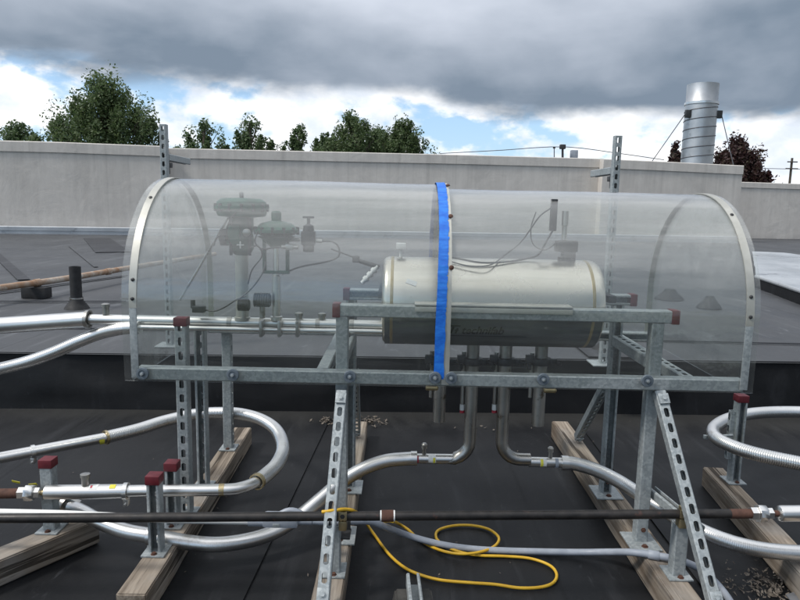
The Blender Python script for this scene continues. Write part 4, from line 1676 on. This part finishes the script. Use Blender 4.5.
def shell(bm, x0, x1, o0, o1, n=36, nx=6, pts_in=None, pts_out=None, warp=0.0, seed=0):
    a, b = pts_in or arch(o0, n), pts_out or arch(o1, n)
    gi, go = [], []
    for i in range(nx + 1):
        x = x0 + (x1 - x0) * i / nx
        ri, ro = [], []
        for (ya, za_), (yb, zb_) in zip(a, b):
            d = warp * mnoise.noise(V((x * 2.0, ya * 2.5, za_ * 2.5 + seed)))
            dn = V((0, yb - ya, zb_ - za_)).normalized() * d
            ri.append(bm.verts.new(V((x, ya, za_)) + dn))
            ro.append(bm.verts.new(V((x, yb, zb_)) + dn))
        gi.append(ri)
        go.append(ro)
    m_ = len(a)
    for i in range(nx):
        for j in range(m_ - 1):
            bm.faces.new((go[i][j], go[i + 1][j], go[i + 1][j + 1], go[i][j + 1]))
            bm.faces.new((gi[i][j], gi[i][j + 1], gi[i + 1][j + 1], gi[i + 1][j]))
        for j in (0, m_ - 1):
            bm.faces.new((gi[i][j], gi[i + 1][j], go[i + 1][j], go[i][j]))
    for i in (0, nx):
        for j in range(m_ - 1):
            bm.faces.new((gi[i][j], go[i][j], go[i][j + 1], gi[i][j + 1]))


cover = thing('arched_cover', 'clear acrylic tunnel cover with pale end strips and blue tape over the tank', 'clear cover', V(((CX0 + CX1) / 2, CYC, CZ0)))
bm = BM()
shell(bm, CX0, CXJ - 0.002, 0.0, 0.004, nx=14, warp=0.004, seed=1)
link('acrylic_sheet', bm, 'acrylic', cover, 50)
ZOFF[0] = 0.014
bm = BM()
shell(bm, CXJ + 0.002, CX1, -0.004, 0.0, nx=14, warp=0.004, seed=4)
link('acrylic_sheet', bm, 'acrylic', cover, 50)
# flat ends
for x, s_ in ((CX0 + 0.024, -1), (CX1 - 0.03, 1)):
    ZOFF[0] = 0.0 if s_ < 0 else 0.014
    bm = BM()
    a = arch(-0.0075)
    va = [bm.verts.new((x, y, z)) for y, z in a]
    vb = [bm.verts.new((x + 0.004 * s_, y, z)) for y, z in a]
    bm.faces.new(va)
    bm.faces.new(vb)
    for i in range(len(a)):
        j = (i + 1) % len(a)
        bm.faces.new((va[i], va[j], vb[j], vb[i]))
    link('end_panel', bm, 'acrylic', cover, 30)
# strips round the ends and the joint
for x0, wd, off, mat_, lim in ((CX0 + 0.025, 0.024, 0.0052, 'cream_strip', None), (CX1 - 0.046, 0.025, 0.0012, 'cream_strip', None)):
    ZOFF[0] = 0.0 if x0 < 0 else 0.014
    bm = BM()
    zlow = P(200, 309, CY0).z if x0 < 0 else P(745, 326, CY0).z
    shell(bm, x0, x0 + wd, off, off + 0.003, nx=1, pts_in=arch(off, 36, zlow, CZ0 + 0.02), pts_out=arch(off + 0.003, 36, zlow, CZ0 + 0.02))
    st = link('edge_strip', bm, mat_, cover, 50)
    bm = BM()
    for deg in (12, 55, 128, 158):
        a = R(deg)
        nn = V((0, -math.cos(a), math.sin(a)))
        lathe(bm, [(0.006, 0), (0.006, 0.002), (0.003, 0.004)], V((x0 + wd / 2, CYC, CZS0 - ZOFF[0])) + nn * (CR + off + 0.003), nn, 10)
    lathe(bm, [(0.006, 0), (0.006, 0.002), (0.003, 0.004)], V((x0 + wd / 2, CY0 - off - 0.003, zlow + 0.03)), FRONT, 10)
    link_each('screw', bm, 'dark_metal', st)
    bm = BM()
    box(bm, V((x0 + wd / 2, CY0 - off - 0.0022, (zlow + CZ0 + 0.012) / 2 - 0.0005)), (wd, 0.0035, zlow - CZ0 - 0.013), None, 0.0005)
    link('corner_plate', bm, 'galvanised', cover)
ZOFF[0] = 0.0
bm = BM()
shell(bm, CXJ - 0.012, CXJ + 0.0125, 0.0055, 0.0078, nx=1, pts_in=arch(0.0055, 36, CZ0 + 0.01), pts_out=arch(0.0078, 36, CZ0 + 0.01))
link('joint_strip', bm, 'cream_strip', cover, 50)
bm = BM()
for deg in (20, 46, 75):
    a = R(deg)
    nn = V((0, -math.cos(a), math.sin(a)))
    lathe(bm, [(0.008, 0), (0.008, 0.003), (0.004, 0.006)], V((CXJ + 0.011, CYC, CZS)) + nn * (CR + 0.0095), nn, 12)
link_each('rivet', bm, 'rust', cover)
# blue tape stuck along the joint, ragged on one side
bm = BM()
ta = arch(0.0092, 90, CZ0 + 0.028, CZS - 0.05)
# add samples on the straight front part
ta2 = []
for (ya, za_), (yb, zb_) in zip(ta, ta[1:]):
    for s_ in range(4):
        f = s_ / 4
        ta2.append((ya + (yb - ya) * f, za_ + (zb_ - za_) * f))
ta2.append(ta[-1])
vl, vr, vl2, vr2 = [], [], [], []
for i, (y, z) in enumerate(ta2):
    frac = i / len(ta2)
    edge_n = 0.004 * mnoise.noise(V((i * 0.21, 1, 0))) + 0.003 * mnoise.noise(V((i * 0.7, 5, 0)))
    sharp = 0.0045 if mnoise.noise(V((i * 0.35, 9, 2))) > 0.42 else 0
    lean = -0.010 * max(0, 1 - frac * 4)
    xl = CXJ - 0.028 + lean + 0.0012 * mnoise.noise(V((i * 0.1, 3, 0)))
    xr = CXJ + 0.004 + lean + edge_n - sharp
    off_n = V((0, y - CYC, (z - CZS) if z > CZS else 0)).normalized()
    p_ = V((0, y, z)) + off_n * 0.0012 * abs(mnoise.noise(V((i * 0.5, 7, 1))))
    curl = 0.004 * max(0, mnoise.noise(V((i * 0.3, 2, 8))))
    vl.append(bm.verts.new(p_ + V((xl, 0, 0))))
    vr.append(bm.verts.new(p_ + V((xr, 0, 0)) + off_n * curl))
    vl2.append(bm.verts.new(p_ + V((xl, 0, 0)) - off_n * 0.0005))
    vr2.append(bm.verts.new(p_ + V((xr, 0, 0)) + off_n * (curl - 0.0005)))
for i in range(len(vl) - 1):
    bm.faces.new((vl[i], vr[i], vr[i + 1], vl[i + 1]))
    bm.faces.new((vl2[i], vl2[i + 1], vr2[i + 1], vr2[i]))
    bm.faces.new((vl[i], vl[i + 1], vl2[i + 1], vl2[i]))
    bm.faces.new((vr[i], vr2[i], vr2[i + 1], vr[i + 1]))
link('tape', bm, 'blue_tape', cover, 60)
# bottom rails, cross struts
ZB = P(300, 377.2, CY0).z
ZBh = HS
yfr = CY0 + HS + 0.002
yrr = CY1 - HS - 0.006
for y, wv in ((yfr, FRONT), (yrr, BACK)):
    bm = BM()
    strut(bm, V((P(137, 373, CY0).x, y, ZB)), V((P(744, 383, CY0).x, y, ZB)), wv, False)
    link('bottom_rail', bm, 'galvanised', cover)
for x in (P(321, 368, CY0).x, P(694, 376, CY0).x):
    bm = BM()
    strut(bm, V((x, yfr + HS + 0.001, ZB)), V((x, yrr - HS - 0.001, ZB)), UP if x > 0 else RIGHT, True)
    link('cross_strut', bm, 'galvanised', cover)
# diagonal stiffener seen through the left half
bm = BM()
sweep(bm, [P(180, 300, CYC + .2), P(235, 206, CYC + 0.05)], 0.005, 8)
link('stay_rod', bm, 'stainless_dull', cover)
for x in (143, 233, 350, 435, 451, 543, 647):
    y = 373.4 + (x - 143) * 0.0145
    bm = BM()
    p_ = P(x, y, CY0 - 0.010)
    rW = px_size(6.3, 2.1)
    lathe(bm, [(rW, 0), (rW, 0.005), (rW * 0.94, 0.0075), (rW * 0.62, 0.008), (rW * 0.6, 0.0062), (rW * 0.36, 0.0062), (rW * 0.36, 0.0095), (rW * 0.26, 0.0105)], p_, FRONT, 26)
    kn = link('washer', bm, 'washer_grey', cover)
    bm = BM()
    lathe(bm, [(rW * 0.25, 0.0106), (rW * 0.25, 0.014), (rW * 0.15, 0.0145)], p_, FRONT, 6)
    link('bolt', bm, 'galvanised', kn)


# ------------------------------------------------------------------ hoses and pipes on the low roof
def band(root, c, axis, r_, tail=True, mat='stainless'):
    """hinged pipe clamp"""
    bm = BM()
    sleeve(bm, c, axis, r_, 0.007, 0.005)
    u, v, w_ = frame(axis, UP)
    if tail:
        box(bm, c - UP * (r_ + 0.014), (0.016, 0.022, 0.024), None, 0.003)
        sweep(bm, [c - UP * (r_ + 0.018) + V((0, -0.02, 0)), c - UP * (r_ + 0.018) + V((0, 0.02, 0))], 0.004, 8)
    return link('clamp', bm, mat, root)


def sticker(root, c, axis, r_, mat, w_=0.02, a0=30, a1=80):
    """label curved round a pipe"""
    bm = BM()
    ax = axis.normalized()
    side = V((0, -1, 0)) - ax * ax.dot(V((0, -1, 0)))
    side.normalize()
    up = ax.cross(side)
    if up.z < 0:
        up = -up
    pts = [side * math.cos(R(a)) + up * math.sin(R(a)) for a in [a0 + (a1 - a0) * i / 6 for i in range(7)]]
    L_ = [bm.verts.new(c + q * (r_ + 0.0012) - ax * w_ / 2) for q in pts]
    R_ = [bm.verts.new(c + q * (r_ + 0.0012) + ax * w_ / 2) for q in pts]
    for i in range(6):
        bm.faces.new((L_[i], L_[i + 1], R_[i + 1], R_[i]))
    return link('sticker', bm, mat, root, 60)


def union(root, c, axis, rr, mat='stainless'):
    bm = BM()
    lathe(bm, [(rr * 0.8, -0.034), (rr * 0.95, -0.034), (rr * 0.95, -0.012)], c, axis, 6)
    lathe(bm, [(rr * 1.25, -0.011), (rr * 1.25, 0.012), (rr * 1.1, 0.016)], c, axis, 8)
    lathe(bm, [(rr * 0.85, 0.0165), (rr * 0.85, 0.034), (rr * 0.7, 0.036)], c, axis, 6)
    return link('union', bm, mat, root)


ZA = 0.245
ha = thing('flexible_hose', 'silver hose loop at the left that doubles back above the timbers', 'hose', G(250, 470, 0), 'silver flexible hoses')
rz, fz = 0.0205, 0.027
A = lambda x, y, z=ZA: G(x, y, z)
near = [A(46, 492.3), A(235, 489.4)]
bm = BM()
sweep(bm, [near[0].lerp(near[1], 0.0), A(124, 491.2)], 0.0245, 26)
jk = link('jacket', bm, 'stainless', ha)
axA = (near[1] - near[0]).normalized()
bm = BM()
el_ = [A(122, 491.2), A(180, 490.3), A(228, 489.6), A(242, 487.5), A(251, 484.5), A(258, 481)]
tube(bm, el_, rz, 22)
link('rigid_pipe', bm, 'stainless', ha)
bm = BM()
loop = [A(257.5, 481.3), A(266, 475), A(277, 464), A(283, 448), A(277, 431), A(262, 420), A(242, 414), A(222, 412.6), A(196, 414.2), A(165, 421), A(138, 429.5), A(106, 437.4)]
corrugated(bm, loop, fz)
link('hose_body', bm, 'corrugated_steel', ha)
bm = BM()
sweep(bm, [A(107.5, 437.2), A(-40, 465.5)], 0.0215, 22)
link('rigid_pipe', bm, 'stainless', ha)
bm = BM()
sleeve(bm, loop[0], loop[1] - loop[0], fz, 0.007, 0.003)
sleeve(bm, loop[-1], loop[-1] - loop[-2], fz, 0.005, 0.003)
link_each('collar', bm, 'brass', ha)
band(ha, A(126, 491.2), axA, 0.0245)
band(ha, A(33, 451.6), loop[-1] - A(-40, 465.5), 0.0215)
bm = BM()
q = A(86, 491.6)
lathe(bm, [(0.013, 0.015), (0.013, 0.052), (0.016, 0.053), (0.016, 0.063), (0.009, 0.065)], q, UP, 16)
link('port', bm, 'stainless_dull', ha)
sticker(ha, A(114, 491.3), axA, 0.0245, 'label_yellow', 0.02, 45, 85)
sticker(ha, A(95, 491.5), axA, 0.0245, 'white_plastic', 0.03, 40, 95)
sticker(ha, A(93, 491.5), axA, 0.0250, 'label_red', 0.006, 50, 75)
sticker(ha, A(101, 439), loop[-1] - A(-40, 465.5), 0.0215, 'label_yellow', 0.018, -60, 10)
sticker(ha, A(222, 489.7), axA, rz, 'brass', 0.018, -60, 95)

bp = thing('iron_pipe', 'short brown iron pipe joined by a white union at the left edge', 'pipe', A(10, 494, 0))
bm = BM()
sweep(bm, [A(-60, 494.5), A(22, 493.2)], 0.0165, 16)
link('pipe_run', bm, 'rust', bp)
union(bp, A(29.5, 493), axA, 0.022)
bm = BM()
sweep(bm, [A(34, 492.8), A(48, 492.4)], 0.009, 12)
link('nipple', bm, 'brass', bp)
bm = BM()
lathe(bm, [(0.010, 0), (0.010, 0.045), (0.014, 0.046), (0.014, 0.056)], A(40, 490) + V((0, 0.03, 0)), UP, 12)
link('bleed_valve', bm, 'stainless_dull', bp)
bm = BM()
for (x, y, r0) in ((16, 482, 0.4), (33, 484.5, -0.3)):
    c = P(x, y, 2.12)
    box(bm, c, (0.028, 0.001, 0.010), Matrix.Rotation(r0 * 0.5, 3, 'Y') @ Matrix.Rotation(0.5, 3, 'X'), 0)
link_each('tag', bm, 'label_yellow', bp, 0)

# hose from the left nozzle that dips under the black pipe
hb = thing('flexible_hose', 'silver hose from the tank outlet dipping below the black pipe on the left', 'hose', G(300, 530, 0), 'silver flexible hoses')
path_b = [P(72, 507, 2.17), P(84, 513, 2.13), P(100, 521.5, 2.10), P(125, 531, 2.07), P(152, 536, 2.055), P(185, 542, 2.05), P(215, 544.5, 2.05), P(245, 541, 2.08), P(272, 533, 2.13), P(296, 519, 2.19),
          P(318, 501, 2.24), P(340, 483, 2.28), P(362, 469.5, 2.30), P(386, 461, YT), P(414, 458.3, YT)]
bm = BM()
corrugated(bm, path_b, 0.0255, depth=0.022, pitch=0.0055)
link('hose_body', bm, 'corrugated_steel', hb)
bm = BM()
sweep(bm, [P(411, 458.4, YT), P(417, 458.4, YT)], 0.027, 22)
sweep(bm, [P(416, 458.5, YT), P(457, 459, YT)], 0.0185, 20)
ft = link('fitting', bm, 'stainless', hb)
bm = BM()
lathe(bm, [(0.008, 0.015), (0.008, 0.04), (0.0115, 0.041), (0.0115, 0.055), (0.007, 0.06)], P(424, 458.4, YT), UP, 14)
link('port', bm, 'stainless_dull', ft)
sticker(hb, P(432, 458.6, YT), RIGHT, 0.0185, 'white_plastic', 0.028, -30, 60)
sticker(hb, P(434, 458.6, YT), RIGHT, 0.0189, 'label_yellow', 0.008, -30, 30)
sticker(hb, P(417.5, 458.5, YT), RIGHT, 0.0189, 'label_red', 0.008, -30, 50)
band(hb, P(150, 535.7, 2.055), RIGHT, 0.0255, True)
bm = BM()
q = P(70, 506, 2.18)
lathe(bm, [(0.018, -0.03), (0.03, -0.028), (0.03, -0.012), (0.018, -0.01), (0.018, 0.015)], q, V((1, -0.4, -0.3)), 14)
box(bm, q + V((0.02, -0.01, 0.022)), (0.045, 0.02, 0.02), Matrix.Rotation(0.4, 3, 'Y'), 0.004)
link('coupling', bm, 'stainless_dull', hb)

hc = thing('flexible_hose', 'silver hose from the tank outlet running down past the right brace', 'hose', G(690, 540, 0), 'silver flexible hoses')
path_c = [P(566, 462.8, YT), P(578, 464.5, YT), P(597, 470.5, YT - .01), P(620, 482, YT - 0.03), P(645, 498, 2.25), P(668, 512.5, 2.17), P(692, 526, 2.09), P(716, 537, 2.04), P(742, 545.5, 2.01), P(772, 551, 2.0), P(810, 553.5, 2.0), P(850, 554, 2.0)]
bm = BM()
corrugated(bm, path_c, 0.0255, depth=0.03, pitch=0.006)
link('hose_body', bm, 'corrugated_steel', hc)
bm = BM()
sweep(bm, [P(561, 462.6, YT), P(568, 463, YT)], 0.027, 22)
sweep(bm, [P(528, 461.8, YT), P(563, 462.6, YT)], 0.0185, 20)
ft = link('fitting', bm, 'stainless', hc)
bm = BM()
lathe(bm, [(0.008, 0.015), (0.008, 0.04), (0.0115, 0.041), (0.0115, 0.055), (0.007, 0.06)], P(550, 462.2, YT), UP, 14)
link('port', bm, 'stainless_dull', ft)
sticker(hc, P(542.5, 462.2, YT), RIGHT, 0.0185, 'white_plastic', 0.024, -30, 60)
sticker(hc, P(541, 462.2, YT), RIGHT, 0.0189, 'label_yellow', 0.010, -30, 55)
sticker(hc, P(556, 462.5, YT), RIGHT, 0.0189, 'conduit_grey', 0.012, -50, 70)

ZD = 0.315
hd = thing('flexible_hose', 'wide silver hose loop curling round the red capped post at the right', 'hose', G(740, 470, 0), 'silver flexible hoses')
D = lambda x, y: G(x, y, ZD)
bm = BM()
corrugated(bm, [D(900, 418), D(850, 414.5), D(810, 412.3), D(775, 412), D(748, 414.2), D(727, 419.5), D(715, 427), D(713.5, 434), D(720, 440.5), D(738, 448.5), D(762, 455.5), D(795, 462.5), D(830, 469), D(880, 477)], 0.0268)
link('hose_body', bm, 'corrugated_steel', hd)
bm = BM()
q = D(711, 433)
sweep(bm, [q + V((-0.03, -0.015, -0.012)), q + V((0.09, 0.0, -0.008))], 0.006, 8)
box(bm, q + V((-0.03, -0.016, -0.012)), (0.014, 0.016, 0.016), None, 0.003)
link('clamp_bolt', bm, 'galvanised', hd)

# the long black pipe
YB0, YB1 = 1.83, 1.90
blk = thing('black_pipe', 'long black iron pipe with a rusty coupling crossing the foreground', 'pipe', G(400, 560, 0))
BL = lambda x: P(x, 518.3 - x * 0.0062, YB0 + (YB1 - YB0) * x / 700)
bm = BM()
sweep(bm, [BL(-70), BL(100), BL(260), BL(440), BL(620), BL(745)], 0.0142, 18)
link('pipe_run', bm, 'black_pipe_paint', blk)
axB = (BL(700) - BL(100)).normalized()
bm = BM()
lathe(bm, [(0.0165, -0.019), (0.0178, -0.017), (0.0178, 0.017), (0.0165, 0.019)], BL(387.5), axB, 20)
cp = link('coupling', bm, 'rust', blk)
bm = BM()
for x in (381.2, 394):
    lathe(bm, [(0.0165, -0.003), (0.0172, 0), (0.0165, 0.003)], BL(x), axB, 18, cap=False)
link_each('thread_tape', bm, 'white_plastic', cp)
bm = BM()
sweep(bm, [BL(730), BL(753)], 0.0147, 18)
link('rusty_end', bm, 'rust', blk)


def pipe_clamp(root, x):
    c = BL(x)
    bm = BM()
    for s_ in (-0.009, 0.009):
        sleeve(bm, c + axB * s_ * 0.6, axB, 0.0142, 0.003, 0.003)
    box(bm, c + V((0, -0.016, 0.008)), (0.026, 0.006, 0.026), None, 0.001)
    box(bm, c + V((0, 0, -0.026)), (0.024, 0.03, 0.03), None, 0.003)
    box(bm, c + V((0, 0, 0.02)), (0.02, 0.014, 0.014), None, 0.002)
    ob = link('pipe_clamp', bm, 'brass', root)
    bm = BM()
    bolt(bm, c + V((0, -0.019, 0.008)), FRONT, 0.005, 0.004)
    link('bolt', bm, 'dark_metal', ob)


pipe_clamp(blk, 343)
pipe_clamp(blk, 682)
bm = BM()
box(bm, P(343.5, 534, b9.y + 0.03), (0.045, 0.06, 0.006), None, 0.001)
box(bm, P(343.5, 528, b9.y + 0.055), (0.045, 0.006, 0.05), None, 0.001)
link('bracket', bm, 'dark_metal', r9)

vj = thing('jacketed_pipe', 'thick silver jacketed pipe joined by a union at the right edge', 'pipe', G(790, 540, 0))
union(vj, BL(761), axB, 0.0215, 'stainless')
bm = BM()
sweep(bm, [BL(767), BL(782)], 0.0095, 12)
link('nipple', bm, 'rust', vj)
bm = BM()
lathe(bm, [(0.015, -0.004), (0.0225, 0.0), (0.0245, 0.006), (0.0245, 0.24)], BL(779), axB, 26)
link('jacket', bm, 'stainless', vj)

# grey conduit and its fitting
cd = thing('grey_conduit', 'grey plastic conduit running behind the black pipe and over the right timber', 'conduit', G(560, 555, 0))
YC = 1.955
CL = lambda x, y: P(x, y, YC)
bm = BM()
sweep(bm, [CL(-70, 511), CL(60, 514.0), CL(175, 519.5), CL(262, 521)], 0.0125, 14)
link('rigid_run', bm, 'white_plastic', cd)
bm = BM()
box(bm, CL(281, 519.5), (0.115, 0.045, 0.042), None, 0.012)
lathe(bm, [(0.017, -0.03), (0.017, 0.03)], CL(258, 521), RIGHT, 16)
lathe(bm, [(0.015, -0.02), (0.015, 0.03)], CL(303, 520), RIGHT, 16)
body_c = link('conduit_body', bm, 'conduit_grey', cd)
bm = BM()
box(bm, CL(277.5, 522) + V((0, -0.0235, 0)), (0.022, 0.003, 0.01), None, 0.001)
link('cover_screw', bm, 'galvanised', body_c)
bm = BM()
arcp = [CL(279, 514.5), CL(288, 510.5), CL(296, 511), CL(303, 514.5)]
tube(bm, arcp, 0.009, 10)
link('lead', bm, 'conduit_grey', body_c)
bm = BM()
zc_ = 0.014
fl = [CL(304, 520), CL(335, 522), P(368, 521, 2.0), P(384, 526.5, 2.05), G(404, 534, 0.06), G(425, 540.5, 0.03), G(450, 546, zc_), G(480, 549.5, zc_), G(520, 551.2, zc_), G(575, 552.2, zc_ + .003), G(610, 552, 0.05), G(632, 552.3, 0.095), G(655, 555.3, TOP + 0.014),
      G(680, 560.5, TOP + 0.012), G(700, 569, 0.06), G(716, 583, 0.025), G(728, 598, zc_), G(742, 622, zc_)]
tube(bm, fl, 0.0118, 12)
link('flexible_run', bm, 'conduit_grey', cd)
bm = BM()
lathe(bm, [(0.0135, -0.022), (0.0152, -0.02), (0.0152, 0.012), (0.0135, 0.014)], G(655, 555.3, TOP + 0.014), G(668, 557.5, TOP + 0.014) - G(645, 553.5, TOP + .014), 14)
link('connector', bm, 'conduit_grey', cd)

# yellow extension cord
cz = 0.007
cp_ = [P(322, 512, 1.83), P(333, 510.6, 1.83), P(346, 509.3, 1.86), P(356, 512, 1.92), G(364, 520.5, 0.05), G(374, 534, cz), G(388, 553, cz), G(403, 566.5, cz), G(418, 574, cz), G(440, 580, cz), G(470, 582.8, cz), G(495, 584.5, cz), G(520, 588, cz), G(542, 587, cz),
       G(554, 582, cz), G(556.5, 573.5, cz), G(549, 565, cz), G(530, 558.5, cz), G(505, 556.3, cz), G(480, 555.5, cz), G(462, 552.5, cz), G(446, 546.5, cz), G(436.5, 538.5, cz), G(438, 530.5, cz), G(452, 526, cz), G(470, 525.3, cz), G(488, 529, cz), G(498.5, 537, cz + .012),
       G(496, 545, cz + .012), G(484, 551, cz + .012), G(466, 553.9, cz + 0.014), G(448, 552.3, cz + .008), G(431, 546.5, cz), G(418, 538.5, cz), G(408, 529.5, cz + .01), G(399.5, 524.2, 0.03), P(393, 521.5, 2.05), P(386, 521, 2.1), P(372, 522, 2.13)]
bm = BM()
tube(bm, cp_, 0.0052, 10, 0.012)
o = link('extension_cord', bm, 'cord_yellow', loc=G(460, 555, 0))
tag(o, 'yellow extension cord looped over the black roof', 'cord')

# rubber pipe support at the bottom edge
rs = thing('pipe_support', 'black rubber pipe support with a grey channel on top at the bottom edge', 'pipe support', G(420, 600, 0))
ft_ = G(413, 573, 0.12)
tr_ = V((0.05, -1, 0)).normalized()
sd_ = V((-tr_.y, tr_.x, 0))
bm = BM()
strut(bm, ft_ + V((0, 0, -HS)), ft_ + tr_ * 0.36 + V((0, 0, -HS)), -UP, False)
link('channel', bm, 'galvanised', rs)
bm = BM()
cc = ft_ + tr_ * 0.19
bs = [(-0.07, 0.0), (-0.055, 0.078), (0.055, 0.078), (0.07, 0.0)]
for t0, t1 in ((0.0, 0.36),):
    lo_ = [bm.verts.new(V((ft_.x, ft_.y, 0)) + tr_ * (t0 + 0.01) + sd_ * s_ + V((0, 0, z))) for s_, z in bs]
    hi_ = [bm.verts.new(V((ft_.x, ft_.y, 0)) + tr_ * t1 + sd_ * s_ + V((0, 0, z))) for s_, z in bs]
    bm.faces.new(lo_)
    bm.faces.new(hi_)
    for i in range(4):
        j = (i + 1) % 4
        bm.faces.new((lo_[i], lo_[j], hi_[j], hi_[i]))
bmesh.ops.bevel(bm, geom=list(bm.edges), offset=0.006, segments=2, affect='EDGES')
link('rubber_base', bm, 'support_rubber', rs)

# ------------------------------------------------------------------ litter
rnd = random.Random(4)
bm = BM()


def leaf_bit(c, s, rnd):
    n = V((rnd.gauss(0, .5), rnd.gauss(0, .5), 1)).normalized()
    u = n.orthogonal().normalized()
    u.rotate(Matrix.Rotation(rnd.random() * 6.28, 3, n))
    v = n.cross(u)
    k_ = rnd.uniform(0.25, 0.6)
    up_ = n * s * rnd.uniform(0.0, 0.25)
    a = [c + u * s + up_, c + v * s * k_, c - u * s + up_ * 0.6, c - v * s * k_]
    bm.faces.new([bm.verts.new(q) for q in a])


def scatter(x0, x1, y0, y1, n, s0, s1):
    for i in range(n):
        gx = rnd.gauss((x0 + x1) / 2, (x1 - x0) / 4)
        gy = rnd.gauss((y0 + y1) / 2, (y1 - y0) / 4)
        leaf_bit(G(gx, gy, 0.005 + rnd.random() * 0.006), rnd.uniform(s0, s1), rnd)


scatter(735, 795, 570, 602, 190, 0.004, 0.012)
scatter(715, 800, 558, 600, 70, 0.003, 0.009)
scatter(715, 740, 572, 590, 22, 0.004, 0.009)
scatter(355, 385, 416, 426, 80, 0.006, 0.016)
scatter(318, 336, 416, 424, 50, 0.006, 0.016)
scatter(430, 520, 425, 432, 10, 0.008, 0.014)
for i in range(70):
    leaf_bit(G(rnd.uniform(0, 800), rnd.uniform(412, 590), 0.005), rnd.uniform(0.003, 0.007), rnd)
o = link('leaf_litter', bm, 'dry_leaf', None, 0)
tag(o, 'scattered dry leaf litter on the black roof', 'leaf litter', kind='stuff')


def scrap(pts, label):
    bm = BM()
    nx_, ny_ = 5, 4
    q = [G(x, y, 0.012) for x, y in pts]
    g_ = []
    for j in range(ny_ + 1):
        row = []
        for i in range(nx_ + 1):
            p_ = q[0].lerp(q[1], i / nx_).lerp(q[3].lerp(q[2], i / nx_), j / ny_)
            row.append(p_ + V((0, 0, 0.006 * mnoise.noise(p_ * 25))))
        g_.append(row)
    t_ = [[bm.verts.new(p_) for p_ in r_] for r_ in g_]
    b_ = [[bm.verts.new(p_ - V((0, 0, 0.004))) for p_ in r_] for r_ in g_]
    for j in range(ny_):
        for i in range(nx_):
            bm.faces.new((t_[j][i], t_[j][i + 1], t_[j + 1][i + 1], t_[j + 1][i]))
            bm.faces.new((b_[j][i], b_[j + 1][i], b_[j + 1][i + 1], b_[j][i + 1]))
    for j in range(ny_):
        for i in (0, nx_):
            bm.faces.new((t_[j][i], t_[j + 1][i], b_[j + 1][i], b_[j][i]))
    for i in range(nx_):
        for j in (0, ny_):
            bm.faces.new((t_[j][i], t_[j][i + 1], b_[j][i + 1], b_[j][i]))
    o = link('membrane_scrap', bm, 'membrane_scrap', loc=q[0])
    tag(o, label, 'membrane scrap', 'loose membrane scraps')


scrap([(780, 577), (790, 572.5), (812, 582), (797, 588)], 'small grey membrane scrap next to the leaf litter, farther of two')
scrap([(786, 594), (812, 590), (830, 606), (800, 612)], 'paler grey membrane scrap at the bottom right corner')
